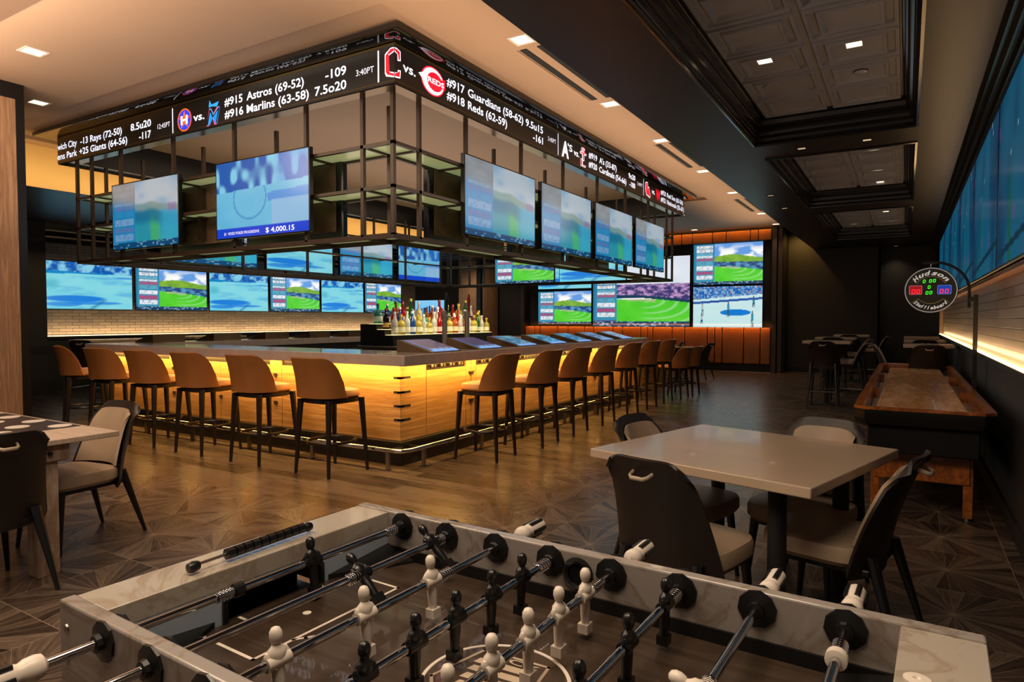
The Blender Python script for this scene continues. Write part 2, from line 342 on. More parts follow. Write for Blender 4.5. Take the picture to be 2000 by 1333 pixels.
# dark dropped ceiling on the left, its lit cream fascia, one coffer
LC = (-13.3, -11.1, 6.6, 16.0)
mb = MB(); mb.box(-17, LC[0], -4, 18.7, 3.2, 3.25); mb.box(LC[1], -10.24, -4, 18.7, 3.2, 3.25)
mb.box(LC[0], LC[1], -4, LC[2], 3.2, 3.25); mb.box(LC[0], LC[1], LC[3], 18.7, 3.2, 3.25)
struct('ceiling', mb, 'darkceil'); struct('trim_4', MB().box(-10.24, -10.22, -4, 18.7, 3.2, CZ), 'fascia')
mb = MB(); mb.loft([rect(LC[0], LC[1], LC[2], LC[3], i * 2, z) for i, z in PROF], False, True); struct('trim_5', mb, 'mould')
# right wall: dark base, lit brick band, wooden lip, dark field behind the screens, crown moulding
XW = .62
struct('wall_right', MB().box(XW, XW + .5, -4, 19.2, 0, 1.045), 'darkwall')
struct('wall_right', MB().box(XW + .05, XW + .5, -4, 16.7, 1.06, 1.72), 'slab')
struct('wall_right', MB().box(XW + .0, XW + .5, -4, 19.2, 1.75, 3.25), 'dark')
struct('trim_6', MB().box(XW - .035, XW + .5, -4, 16.72, 1.72, 1.75), 'shufrail')
struct('trim_7', MB().box(XW - .03, XW + .5, -4, 16.72, 1.045, 1.06).box(XW - .03, XW - .015, -4, 16.72, 1.06, 1.075), 'darkwall')
struct('trim_8', MB().box(XW - .01, XW + .5, 16.7, 16.78, 1.06, 1.72), 'beige')
mb = MB(); pr = [(.46, 3.25), (.46, 3.19), (.49, 3.18), (.50, 3.14), (.53, 3.13), (.545, 3.08), (.57, 3.07), (.585, 3.02), (.605, 3.01), (.62, 2.985), (.70, 2.985), (.70, 3.25)]
mb.prism(pr, -4, 19.2, 'XZ'); struct('trim_9', mb, 'mould')
struct('baseboard_right', MB().box(XW - .018, XW, -4, 19.2, 0, .12), 'blackm')
# back walls
struct('wall_back', MB().box(-2.76, -.58, 18.7, 19.3, 0, 3.8), 'darkwall')
struct('wall_back', MB().box(-.58, 1.2, 19.2, 19.8, 0, 3.8).box(-.62, -.58, 18.7, 19.2, 0, 3.25), 'darkwall')
struct('baseboard_back', MB().box(-2.76, -.58, 18.68, 18.7, 0, .13).box(-.58, .62, 19.18, 19.2, 0, .13), 'blackm')
struct('wall_back', MB().box(-17, -2.7, 18.12, 18.9, 0, 3.8), 'dark')
struct('trim_10', MB().box(-2.97, -2.86, 17.85, 18.7, 0, CZ).box(-2.84, -2.74, 17.95, 18.7, 0, CZ), 'bronze')
struct('trim_11', MB().box(-10.42, -10.3, 17.85, 18.12, 0, CZ), 'bronze')
struct('baseboard_back', MB().box(-10.3, -2.97, 17.95, 18.12, 0, .2), 'blackm')
struct('trim_12', MB().box(-10.3, -2.97, 17.93, 17.95, 0, .012), 'steel')
# left walls
struct('wall_left', MB().box(-14.6, -14.1, 5.95, 17.15, 1.06, 3.2), 'brick')
struct('wall_left', MB().box(-14.6, -14.08, 5.95, 17.15, 0, 1.02), 'dark')
struct('wall_left', MB().box(-14.6, -13.6, -4, 5.95, 0, 3.2), 'darkwall')
struct('wall_left', MB().box(-17, -16.8, 17.0, 18.7, 0, 3.2), 'dark')
struct('trim_13', MB().box(-14.2, -14.0, 5.95, 17.15, 1.02, 1.06), 'black')
mb = MB(); mb.prism([(-14.1, 2.86), (-14.04, 2.86), (-14.0, 2.95), (-13.93, 2.97), (-13.9, 3.06), (-13.8, 3.1), (-13.78, 3.2), (-14.1, 3.2)], 5.95, 17.15, 'XZ'); struct('trim_14', mb, 'mould')
# wood clad pillar on the left, wood clad column at the back
def pillar(x0, x1, y0, y1, h, n, fx=True, fy=True):
    struct('trim_%d' % n, MB().box(x0, x1, y0, y1, 0, h), 'black')
    mb = MB(); mb.box(x1, x1 + .004, y0 + .08, y1 - .08, .12, h - .16); mb.box(x0 + .08, x1 - .08, y0 - .004, y0, .12, h - .16)
    struct('trim_%d' % (n + 1), mb, 'colwood')
pillar(-8.6, -7.73, 2.2, 3.22, CZ, 15); 
mb = MB(); mb.box(-12.2, -11.38, 17.0, 18.12, 0, CZ); struct('trim_17', mb, 'black')
mb = MB(); mb.box(-12.19, -11.52, 16.985, 17.0, 0, CZ); mb.box(-11.38, -11.365, 17.15, 18.0, 0, CZ); struct('trim_18', mb, 'colwood')

# leather wall: separate upholstered panels above and below the screens
t = thing('leather_wall_panelling', 'row of cognac leather panels glowing under the screens of the back wall', 'wall panelling', (-6.6, 18.0, .2))
widths = [.34, .2, .62, .36, .55, .3, .62, .3, .56, .2, .16, .56, .36, .62, .2, .2, .56, .42, .26]; k = 7.3 / sum(widths); x = -10.29 + 6.6
for wd in widths:
    mb = MB(); mb.box(x + .008, x + wd * k - .008, -.1, -.02, 0.01, .97); build('panel', mb, 'leatherwall', t, .028, 4); x += wd * k
build('backing', MB().box(-3.69, 3.63, -.03, .12, .0, .94), 'blackm', t)
t = thing('leather_wall_panelling', 'cognac leather pelmet strip glowing under the ceiling above the screens', 'wall panelling', (-6.6, 18.0, 3.42))
x = -3.69
for wd in widths[::-1]:
    build('panel', MB().box(x + .008, x + wd * k - .008, -.1, -.02, .01, .29), 'leatherwall', t, .02, 3); x += wd * k
build('backing', MB().box(-3.69, 3.63, -.03, .12, .0, .3), 'blackm', t)

# downlights
def downlight(x, y, z, label, m='lamp', s=.075, spot=26, frame='white'):
    t = thing('downlight', label, 'ceiling light', (x, y, z), 0, 'square recessed downlights')
    mb = MB(); mb.loft([rect(-s - .018, s + .018, -s - .018, s + .018, 0, 0.0), rect(-s - .018, s + .018, -s - .018, s + .018, 0, -.006), rect(-s, s, -s, s, 0, -.006), rect(-s + .008, s - .008, -s + .008, s - .008, 0, .004)], False, False)
    build('trim_ring', mb, frame, t); build('lens', MB().box(-s + .004, s - .004, -s + .004, s - .004, -.002, .004), m, t)
    if spot: lamp('downlight_lamp', 'SPOT', (0, 0, -.03), spot, WARMW, (0, 0, 0), .04, spot=rad(105), blend=.9, parent=t)
pts = [(-2.84, 4.88), (-2.84, 6.82), (-2.84, 8.55), (-2.84, 10.66), (-2.84, 12.75), (-2.84, 15.6), (-2.84, 17.53)]
for i, p in enumerate(pts): downlight(*p, CZ, ORD[i] + ' downlight from the near end in the cream ceiling strip beside the vents', spot=24)
downlight(-6.67, 2.86, CZ, 'square downlight in the cream ceiling in front of the ticker, nearer the camera', spot=30)
downlight(-8.19, 3.55, CZ, 'square downlight in the cream ceiling beside the wooden pillar', spot=24)
downlight(-4.88, 17.53, CZ, 'square downlight in the cream ceiling above the big video wall', spot=12)
downlight(-4.45, 14.87, CZ, 'square downlight in the cream ceiling behind the ticker corner', spot=12)
for i, (x, y) in enumerate([(-1.0, 5.56), (-.37, 5.57)]): downlight(x, y, 3.45, ['left', 'right'][i] + ' one of two square lights in the nearest tin ceiling coffer', 'lamp', .055, 26, 'tin')
for i, (x, y) in enumerate([(-.37, 9.06), (-.37, 10.32), (-.37, 11.3)]): downlight(x, y, 3.45, ORD[i] + ' square light from the near end in the middle tin ceiling coffer', 'lamp', .05, 16, 'tin')
for i, (x, y) in enumerate([(-.37, 14.45), (-1.0, 15.9), (-.3, 15.8)]): downlight(x, y, 3.45, ['near', 'far left', 'far right'][i] + ' square light in the farthest tin ceiling coffer', 'lamp', .05, 8, 'tin')
for i, (x, y) in enumerate([(-.37, 7.54), (-.98, 7.56)]): downlight(x, y, 3.2, ['right', 'left'][i] + ' small dim light on the dark bridge between the first two coffers', 'lampdim', .04, 0, 'darkceil')
for i, (x, y) in enumerate([(-1.73, 10.19), (-1.73, 11.48)]): downlight(x, y, 3.2, ['nearer', 'farther'][i] + ' small dim light in the dark ceiling beside the middle coffer', 'lampdim', .04, 0, 'darkceil')
downlight(-.25, 18.85, 3.2, 'small square light in the dark ceiling before the recessed back wall', 'lampdim', .04, 22, 'darkceil')
lamp('corner_wash', 'SPOT', (-2.45, 17.9, 3.7), 60, AMBER, (rad(38), 0, 0), .04, spot=rad(95), blend=.9)
lamp('column_fill', 'SPOT', (-11.0, 15.6, 3.1), 90, WARMW, (rad(45), 0, rad(15)), .05, spot=rad(80), blend=.9)  # added spot without fixture, brightens the wood column
# slot air vents
def vent(y0, y1, label, x0=-2.96, x1=-2.52):
    t = thing('slot_vent', label, 'air vent', ((x0 + x1) / 2, (y0 + y1) / 2, CZ), 0, 'slot air vents')
    w = (x1 - x0) / 2; l = (y1 - y0) / 2
    for s in (-1, 1): build('slot', MB().box(s * w - .033, s * w + .033, -l, l, -.006, .003), 'blackm', t)
    build('rail', MB().box(-w - .06, -w - .05, -l, l, -.01, 0).box(w + .05, w + .06, -l, l, -.01, 0), 'beige', t)
vent(5.06, 6.6, 'nearest pair of long black air slots in the cream ceiling strip', -2.93, -2.76)
vent(8.72, 10.3, 'middle pair of long black air slots in the cream ceiling strip', -2.93, -2.75)
vent(13.5, 15.2, 'farthest pair of long black air slots in the cream ceiling strip', -2.93, -2.75)
t = thing('smoke_detector', 'small round detector in the nearest tin ceiling coffer', 'smoke detector', (-.36, 6.19, 3.45)); build('body', MB().lathe([(.05, 0), (.05, -.012), (.03, -.02), (.001, -.022)], (0, 0, 0), 20), 'tin', t); build('vent_ring', MB().lathe([(.052, .002), (.056, -.004), (.05, -.006)], (0, 0, 0), 20), 'blackm', t)

# LED ledge strips (visible light sources)
tag(build('led_strip', MB().box(XW - .012, XW + .03, -4, 16.7, 1.062, 1.08), 'led'), 'glowing warm strip light along the ledge of the right wall', 'strip light')
tag(build('led_strip', MB().box(-14.06, -14.02, 5.98, 17.1, 1.062, 1.075), 'led'), 'glowing warm strip light under the white brick of the left wall', 'strip light')
# ------------------------------------------------------------------ screens: a fine mesh whose vertices carry the broadcast picture
def sm(a, b, x): t = max(0, min(1, (x - a) / (b - a))); return t * t * (3 - 2 * t)
def mixc(a, b, f): return tuple(a[i] + (b[i] - a[i]) * f for i in range(3))
_H = {}
def hsh(i, j, k=0):
    q = (i * 374761393 + j * 668265263 + k * 982451653) & 0x7fffffff; q = (q ^ (q >> 13)) * 1274126177 & 0x7fffffff; return (q ^ (q >> 16)) % 10007 / 10007
def vn(x, y, k=0):
    i, j = math.floor(x), math.floor(y); fx, fy = sm(0, 1, x - i), sm(0, 1, y - j)
    return (hsh(i, j, k) * (1 - fx) + hsh(i + 1, j, k) * fx) * (1 - fy) + (hsh(i, j + 1, k) * (1 - fx) + hsh(i + 1, j + 1, k) * fx) * fy
def fbm(x, y, k=0): return .55 * vn(x, y, k) + .3 * vn(2.1 * x, 2.1 * y, k + 1) + .15 * vn(4.3 * x, 4.3 * y, k + 2)
def sidebar(u, v, a):
    """score table at the left of the baseball broadcast, u,v in 0..1"""
    base = mixc((.05, .32, .5), (.03, .22, .4), v)
    if not (.1 < u < .93): return base
    rows = [(.90, .96, (.75, .82, .86)), (.80, .88, (.85, .9, .92)), (.72, .78, (.15, .45, .6)), (.66, .71, (.75, .85, .9)), (.59, .65, (.5, .1, .2)), (.48, .57, (.1, .42, .58)), (.36, .46, (.85, .9, .95)), (.25, .33, (.45, .08, .2)), (.13, .23, (.8, .88, .93))]
    for y0, y1, c in rows:
        if y0 < v < y1:
            if hsh(int(u * 14), int(v * 40), 3) > .72 and u > .15: c = mixc(c, (.1, .15, .3), .45)
            return c
    return base
def pic_field(u, v, wide=False):
    if v < .075: return (.01, .05, .12) if hsh(int(u * 40), int(v * 60)) < .75 else (.25, .4, .55)
    s = .31 if not wide else .26
    if u < .02: return (.02, .2, .35)
    if u < s:
        if wide: 
            if v > .66: return mixc((.2, .25, .45), (.7, .75, .95), sm(.7, .95, v))
            return sidebar((u - .02) / (s - .02), min(1, v * 1.6 - .1), 0) if .1 < v < .64 else (.1, .12, .3)
        return sidebar((u - .02) / (s - .02), v, 0)
    x = (u - s) / (1 - s)
    hill = .68 + .07 * math.exp(-((x - .42) / .3) ** 2) - .05 * x
    edge = .44 - .16 * max(0, x - .25) ** 1.3
    if wide: hill, edge = .40, .42 - .12 * max(0, x - .3) ** 1.2
    if wide and v > edge:
        if v > .62: return mixc((.55, .68, .85), (.95, .97, 1), fbm(x * 3, v * 3))
        c = fbm(x * 22, v * 40, 5); return mixc((.05, .04, .18), (.6, .35, .65), sm(.35, .75, c)) if v > edge + .04 else (.01, .05, .1)
    if v > hill: return mixc((.03, .28, .8), (.95, .98, 1), sm(.42, .62, fbm(x * 3.3, v * 5)) * sm(1.02, .78, v) + .12)
    if v > .56 - .03 * x: return mixc((.05, .28, .03), (.35, .6, .06), fbm(x * 9, v * 12, 2))
    if v > edge: return mixc((.02, .06, .2), (.1, .35, .6), sm(.4, .7, fbm(x * 10, v * 24, 4)))
    r = math.hypot((x - .35) * 1.25, (v - edge - .02) * 2.4); st = .5 + .5 * sin(r * 34 + 1.2 * sin(x * 4))
    g = mixc((.02, .52, .01), (.16, .80, .05), fbm(x * 3, v * 4, 8))
    if x > .32: g = mixc(g, (.45, .85, .40), .5 * sm(.72, .96, st) * sm(.30, .5, x))
    if v > edge - .045 and .15 < x < .55: g = mixc(g, (.6, .5, .35), .6)
    return g
def pic_court(u, v):
    hz = .80 - .03 * u
    if v > hz - .06 * (1 - u):
        c = fbm(u * 16, v * 9, 3); return mixc((.0, .10, .45), (.25, .65, .85), sm(.35, .7, c)) if v > hz else (.0, .25, .6)
    c = mixc((.12, .64, .82), (.36, .80, .82), fbm(u * 2, v * 2)); c = mixc(c, (.02, .34, .74), .55 * sm(.5, .8, fbm(u * 3 + 7, v * 9, 5)))
    for cx_, cy_, rx, ry, f in ((.33, .22, .34, .07, .95), (.55, .13, .32, .035, .8), (.2, .10, .2, .05, .8), (.92, .70, .16, .02, .7)):
        d = ((u - cx_) / rx) ** 2 + ((v - cy_) / ry) ** 2
        if d < 1.3: c = mixc(c, (.0, .20, .75), f * sm(1.3, .7, d))
    d = ((u - .08) / .1) ** 2 + ((v - .52) / .13) ** 2
    if d < 1: c = mixc(c, (.02, .38, .5), .5 * (1 - d))
    d = abs((u - .52) - (v - .02) * .8) / .05
    if d < 1 and v < .2: c = mixc(c, (.0, .16, .4), .7 * (1 - d))
    return c
def pic_cage(u, v):
    """washed-out reflection-heavy baseball picture of the hanging televisions"""
    if v < .09: return (.0, .07, .2) if hsh(int(u * 34), int(v * 50), 2) < .8 else (.12, .35, .5)
    if u < .36:
        a_ = mixc(mixc((.0, .20, .55), sidebar(u / .36, v, 0), .35), (.0, .33, .68), .35); b_ = mixc((.30, .27, .22), (.42, .42, .40), fbm(u * 5, v * 5))
        return mixc(a_, mixc(b_, a_, .2), sm(.62 - .15 * u, .80 - .15 * u, v))
    hz = .66 - .12 * (u - .36) + .04 * math.exp(-((u - .62) / .1) ** 2)
    sky = mixc((.20, .42, .66), (.52, .62, .70), sm(.3, .7, fbm(u * 3, v * 3))); hill = mixc((.30, .40, .30), (.12, .34, .46), fbm(u * 6, v * 6)); dark = (.0, .16, .34)
    c = mixc((.02, .34, .46), (.06, .48, .22), sm(.4, .6, fbm(u * 9, v * .6, 4)))
    c = mixc(c, dark, sm(hz - .36, hz - .22, v) * .8); c = mixc(c, hill, sm(hz - .14, hz - .06, v)); c = mixc(c, sky, sm(hz - .02, hz + .03, v))
    if u > .68 and v < hz - .08: c = mixc(c, (.04, .46, .72), sm(.68, .82, u) * .75)
    if .85 < u < .97 and .5 < v < .62: c = mixc(c, (.3, .1, .5), .5)
    return c
def pic_poker(u, v):
    if v < .13: return (.0, .05, .62)
    if v > .60 + .06 * u:
        c = vn(u * 15, v * 5, 5); return mixc(mixc((.01, .10, .42), (.22, .60, .80), sm(.35, .7, c)), (.01, .18, .62), .5 * sm(.6, .75, u))
    c = mixc((.08, .42, .68), (.2, .55, .75), fbm(u * 3, v * 3))
    if abs(math.hypot((u - .38) * 1.5, v - .5) - .27) < .012: c = (.05, .32, .6)
    if u > .58 and .42 < v < .5 + .06 * u: c = mixc(c, (.05, .2, .68), .7)
    if u > .62 and v < .44: c = mixc(c, (.32, .5, .75), .7)
    return c
def pic_hoop(u, v):
    if v > .68 + .12 * u:
        q = hsh(int(u * 44), int(v * 30), 9); return mixc((.0, .12, .5), (.45, .75, .9), q * q) if q < .93 else (.6, .2, .2)
    if abs(v - (.60 + .10 * u)) < .028: return (.02, .10, .42)
    c = mixc((.55, .88, .90), (.75, .95, .95), fbm(u * 3, v * 3))
    if ((u - .62) / .22) ** 2 + ((v - .36) / .08) ** 2 < 1: c = (.0, .22, .75)
    for cx_, cy_, h in ((.52, .44, .2), (.86, .2, .2), (.14, .45, .18), (.13, .2, .12), (.88, .62, .14)):
        q_ = (v - cy_ + h) / (2 * h); d_ = abs(u - cx_)
        if 0 < q_ < .45 and abs(d_ - .012 * (1 - q_)) < .006: c = (.03, .12, .2)
        elif .42 < q_ < .82 and d_ < .017: c = (.04, .30, .42) if cx_ > .5 else (.5, .6, .62)
        elif .82 < q_ < 1 and d_ < .009: c = (.1, .07, .06)
    return c
def pic_blue(u, v):
    s = fbm(u * 3.2, v * 1.2, 6); c = mixc((.0, .07, .2), (.01, .27, .48), sm(.25, .7, s))
    c = mixc(c, (.18, .22, .45), .7 * sm(.62, .8, fbm(u * 3 + 5, v * 2, 2)))
    if .30 < u < .36: c = mixc(c, (.0, .28, .02), .8 * sm(.7, .3, v))
    c = mixc(c, (.0, .03, .1), .35)
    if hsh(int(u * 60), int(v * 34), 8) > .998: c = (.5, .7, .8)
    if hsh(int(u * 24), int(v * 14), 5) > .99: c = mixc(c, (.3, .05, .4), .7)
    if v < .2 and abs(v - .05 - .12 * u) < .02: c = (.0, .05, .1)
    return c
def pic_team(u, v):
    b = mixc((.05, .45, .85), (.25, .62, .95), v); q = int(u * 11); k = abs(u * 11 - q - .5); top = .62 + .22 * (1 - abs(u - .5) * 2) * .8
    if v < top and k < .34: b = (.0, .03, .15) if v > .3 else mixc((.0, .05, .3), (.6, .75, .9), hsh(q, int(v * 20)))
    if v < .05: b = (.0, .02, .1)
    return b
def pic_game(u, v):
    c = mixc((.05, .04, .12), (.14, .10, .28), fbm(u * 6, v * 5, 2))
    if v < .14: c = (.10, .25, .65) if int(u * 9) % 2 else (.45, .65, .95)
    if v > .9: c = (.1, .08, .3)
    if u < .1: c = (.05, .2, .6)
    return c
def pic_game2(u, v):
    c = mixc((.0, .12, .35), (.25, .65, .85), sm(.35, .75, fbm(u * 5, v * 6, 7)))
    if v < .14: c = (.3, .6, .95) if int(u * 9) % 2 else (.02, .1, .4)
    return c
PICS = dict(field=pic_field, wide=lambda u, v: pic_field(u, v, True), court=pic_court, cage=pic_cage, poker=pic_poker, hoop=pic_hoop, blue=pic_blue, team=pic_team, game=pic_game, game2=pic_game2)
SCR = {}
def screen_mesh(pic, w, h, n=120, smat='screen', es=1.0):
    key = (pic, w, h, es)
    if key in SCR: return SCR[key]
    if ('scr', es) not in mt: mt[('scr', es)] = M_screen('screen_glow_%d' % int(es * 100), es)
    m = max(4, int(n * h / w)); vs = []; cs = []
    for j in range(m + 1):
        for i in range(n + 1):
            u, v = i / n, j / m; vs.append((w * (u - .5), 0, h * (v - .5))); cs.append(PICS[pic](min(u, .9999), min(v, .9999)))
    fs = [(j * (n + 1) + i, j * (n + 1) + i + 1, (j + 1) * (n + 1) + i + 1, (j + 1) * (n + 1) + i) for j in range(m) for i in range(n)]
    me = bpy.data.meshes.new('screen_picture'); me.from_pydata(vs, [], fs); me.update()
    a = me.color_attributes.new('Col', 'FLOAT_COLOR', 'POINT'); flat = []
    for c in cs: flat += [max(0, c[0]), max(0, c[1]), max(0, c[2]), 1]
    a.data.foreach_set('color', flat); me.materials.append(mt[('scr', es)]); SCR[key] = me
    return me
def tv(loc, rz, w, h, pic, label, es=1.0, depth=.055, group=None, n=120, bezel=.012, tilt=0, mount=0):
    """rz=0 faces -Y; the front glass is at local y=0"""
    t = thing('television', label, 'television', loc, rz, group)
    if tilt: t.rotation_euler = (tilt, 0, rz)
    mb = MB(); W2, H2 = w / 2, h / 2
    mb.loft([[(-W2, y, -H2), (W2, y, -H2), (W2, y, H2), (-W2, y, H2)] if i == 0 else [(-W2 + i, y, -H2 + i), (W2 - i, y, -H2 + i), (W2 - i, y, H2 - i), (-W2 + i, y, H2 - i)]
             for i, y in ((.02, depth), (0, depth - .015), (0, 0), (.004, -.003), (bezel, -.003), (bezel, .003))])
    build('bezel', mb, 'tvframe', t)
    if w < 1.6: build('back_shell', MB().box(-W2 + .08, W2 - .08, depth, depth + .012, -H2 + .08, H2 - .08), 'tvback', t, .004)
    o = bpy.data.objects.new('screen', screen_mesh(pic, round(w - 2 * bezel, 3), round(h - 2 * bezel, 3), n, es=es)); COL.objects.link(o); o.parent = t; o.location = (0, -.0005, 0)
    if mount:
        build('wall_bracket', MB().box(-.22, -.18, depth, depth + mount, -.3, .3).box(.18, .22, depth, depth + mount, -.3, .3).box(-.25, .25, depth, depth + mount * .8, -.06, .06), 'bronze', t)
    return t
R90 = pi / 2
# left wall row of six, facing +X
XL = -14.035
for i in range(6):
    y = 6.93 + i * 1.72
    tv((XL, y, 2.055), R90, 1.665, .945, ['court', 'field'][i % 2], '%s television from the left on the white brick wall, showing %s' % (ORD[i], ['a blue court', 'a baseball field'][i % 2]), .92, .04, 'televisions along the white brick wall')
# right wall, facing -X, big blue screens
for i in range(7):
    y = 2.98 + i * 2.005
    if i == 6: continue
    tv((.56, y, 2.36), -R90, 1.99, 1.20, 'blue', '%s big blue screen from the near end of the right wall' % ORD[i], .40, .035, 'big blue screens on the right wall')
tv((.56, 15.01, 2.36), -R90, 1.99, 1.20, 'blue', 'farthest big blue screen on the right wall above the lit ledge', .40, .035, 'big blue screens on the right wall')
# back wall video screens
YB = 18.045
tv((-4.13, YB, 2.87), 0, 1.83, 1.12, 'field', 'upper right television of the back wall, showing a baseball field with score table', .92, .05)
tv((-4.13, YB, 1.72), 0, 1.83, 1.12, 'hoop', 'lower right television of the back wall, showing basketball players on a pale court', .85, .05)
tv((-8.99, YB, 1.74), 0, 1.83, 1.02, 'field', 'lower left television of the back wall, showing a baseball field with score table', .92, .05)
tv((-8.99, YB, 2.87), 0, 1.83, 1.12, 'court', 'upper left television of the back wall, half hidden behind the hanging rack', .9, .05)
tv((-6.58, YB, 2.16), 0, 2.92, 2.0, 'wide', 'huge central video screen of the back wall with crowd and bright green field', .9, .06, n=160)
tv((-14.2, 18.045, 1.57), 0, 1.3, .96, 'team', 'television in the dark recess behind the bottles showing dark figures on blue', .95, .05)
# hanging rack televisions ------------------------------------------------
tv((-7.685, 4.40, 2.63), 0, 1.37, .80, 'cage', 'hanging television on the left of the rack front showing washed baseball', .72, .06, 'televisions on the front of the hanging rack', mount=.08)
g = tv((-5.615, 4.40, 2.64), 0, 1.43, .81, 'poker', 'hanging television on the rack front with 4,000.15 on a blue band', .95, .06, 'televisions on the front of the hanging rack', mount=.08)
mb = MB(); text_mb(mb, '$ 4,000.15', .08, .50, -.372, .052, lambda a, b: (a, -.0035, b)); build('caption', mb, 'textdim', g); mb = MB(); text_mb(mb, '$1  VIDEO POKER PROGRESSIVE', -.58, -.02, -.362, .03, lambda a, b: (a, -.0035, b), 0); build('caption', mb, 'textdim', g)
for i in range(4):
    tv((-3.86, 6.22 + i * 1.632, 2.67), R90, 1.48, .825, 'cage', '%s hanging television from the near corner on the right side of the rack' % ORD[i], .72, .06, 'televisions on the right side of the hanging rack', mount=.08)
# televisions on the far sides of the rack, facing inwards
for i in range(4):
    y = 6.39 + i * 1.665
    tv((-9.2, y, 2.6), R90, 1.49, .74, ['cage', 'court', 'cage', 'poker'][i], '%s inward-facing television from the near end inside the left rack side' % ORD[i], .85, .06, 'inward-facing televisions of the rack', mount=.06)
for i in range(2):
    x = -6.93 + i * 1.56
    tv((x, 12.0, 2.5), 0, 1.45, .72, ['field', 'court'][i], '%s inward-facing television from the left on the far side of the rack' % ORD[i], .9, .06, 'inward-facing televisions of the rack', mount=.06)
# backs of the inward-facing televisions on the near sides
for i, x in enumerate((-7.28, -5.62)):
    tv((x, 4.86, 2.62), pi, 1.5, .84, 'cage', '%s inward-facing television on the rack front, seen from its dark back' % ['left', 'right'][i], .5, .07, 'televisions of the rack seen from behind', n=40, mount=.1)
for i in range(3):
    tv((-4.33, 6.16 + i * 1.66, 2.62), -R90, 1.5, .84, 'cage', '%s inward-facing television from the near end on the right rack side, seen from behind' % ORD[i], .5, .07, 'televisions of the rack seen from behind', n=40, mount=.1)
# ------------------------------------------------------------------ LED ticker canopy
TX0, TX1, TY0, TY1 = -9.48, -3.76, 4.315, 12.75
t = thing('led_ticker', 'big rectangular LED score ticker wrapped around the ceiling canopy above the bar', 'score ticker', (-6.62, 8.5, 3.41))
def loc_(mb): mb.v = [(a + 6.62, b - 8.5, c - 3.41) for a, b, c in mb.v]; return mb
mb = MB(); mb.loft([rect(TX0, TX1, TY0, TY1, i, z) for i, z in ((0, 3.745), (0, 3.408), (.012, 3.40), (.012, 3.43), (.20, 3.43), (.20, 3.80))], False, False)
build('housing', loc_(mb), 'ledface', t)
mb = MB(); mb.loft([rect(TX0, TX1, TY0, TY1, i, z) for i, z in ((.013, 3.429), (.199, 3.429))], False, False); build('soffit', loc_(mb), 'bronzel', t)
mb = MB(); mb.loft([rect(TX0, TX1, TY0, TY1, i, z) for i, z in ((.2, 3.80), (-.20, 3.80), (-.20, 3.757), (-.19, 3.75), (.0, 3.75), (.0, 3.78))], False, False); build('gloss_plate', loc_(mb), 'gloss', t)
mb = MB()
for z in (3.726, 3.738): mb.loft([rect(TX0, TX1, TY0, TY1, i, zz) for i, zz in ((0, z), (-.006, z), (-.006, z + .004), (0, z + .004))], False, False)
for z in (3.425, ): mb.loft([rect(TX0, TX1, TY0, TY1, i, zz) for i, zz in ((0, z), (-.006, z), (-.006, z + .004), (0, z + .004))], False, False)
build('trim_line', loc_(mb), 'goldtrim', t)
FT = lambda a, b, e=.004: (a + 6.62, TY0 - e - 8.5, b - 3.41)
RT = lambda a, b, e=.004: (TX1 + e + 6.62, a - 8.5, b - 3.41)
B1, B2, CAP = 3.583, 3.458, .083
def ttext(T, items, name='lettering', m='text', cap=CAP, bold=.012):
    for s, a, b, z in items: mb = MB(); text_mb(mb, s, a, b, z, cap, T, bold); build(name, mb, m, t)
ttext(FT, [('wich City', -9.475, -8.99, B1), ('ens Park', -9.475, -8.99, B2), ('-13 Rays (72-50)', -8.90, -7.96, B1), ('+25 Giants (64-56)', -8.93, -7.85, B2),
           ('8.5u20', -7.77, -7.36, B1), ('-117', -7.60, -7.365, B2), ('vs.', -6.57, -6.38, 3.51), ('#915', -6.04, -5.755, B1), ('Astros (69-52)', -5.69, -4.865, B1),
           ('#916', -6.04, -5.745, B2), ('Marlins (63-58)', -5.69, -4.80, B2), ('-109', -4.58, -4.32, B1), ('7.5o20', -4.72, -4.32, B2)])
ttext(FT, [('12:45PT', -7.23, -6.995, 3.525), ('3:40PT', -4.20, -3.99, 3.54)], 'time_lettering', 'textdim', .055, .0)
ttext(RT, [('vs.', 4.42, 4.59, 3.54), ('#917', 5.05, 5.34, 3.605), ('Guardians (58-62)', 5.40, 6.49, 3.605), ('9.5u15', 6.55, 6.96, 3.605), ('#918', 5.05, 5.34, 3.48), ('Reds (62-59)', 5.40, 6.14, 3.48), ('-161', 6.72, 6.96, 3.48),
           ('vs.', 7.81, 7.97, 3.54), ('#919', 8.28, 8.56, 3.605), ("A's (33-87)", 8.64, 9.28, 3.605), ('9o20', 9.78, 10.07, 3.605), ('#920', 8.28, 8.56, 3.48), ('Cardinals (54-66)', 8.64, 9.68, 3.48), ('-180', 9.82, 10.07, 3.48),
           ('vs.', 10.87, 11.03, 3.54), ('#921', 11.35, 11.62, 3.605), ('Red Sox (63-56)', 11.70, 12.68, 3.605), ('#922', 11.35, 11.62, 3.48), ('Nationals (55-67)', 11.70, 12.74, 3.48)])
ttext(RT, [('3:40PT', 7.09, 7.30, 3.56), ('3:40PT', 10.17, 10.41, 3.56)], 'time_lettering', 'textdim', .055, .0)
def bar2(T, a): 
    mb = MB(); mb.merge([T(a - .008, 3.44), T(a + .008, 3.44), T(a + .008, 3.71), T(a - .008, 3.71)], [(0, 1, 2, 3)]); build('divider_bar', mb, 'textdim', t)
bar2(FT, -6.943); bar2(FT, -3.938); bar2(RT, 7.36); bar2(RT, 10.46)
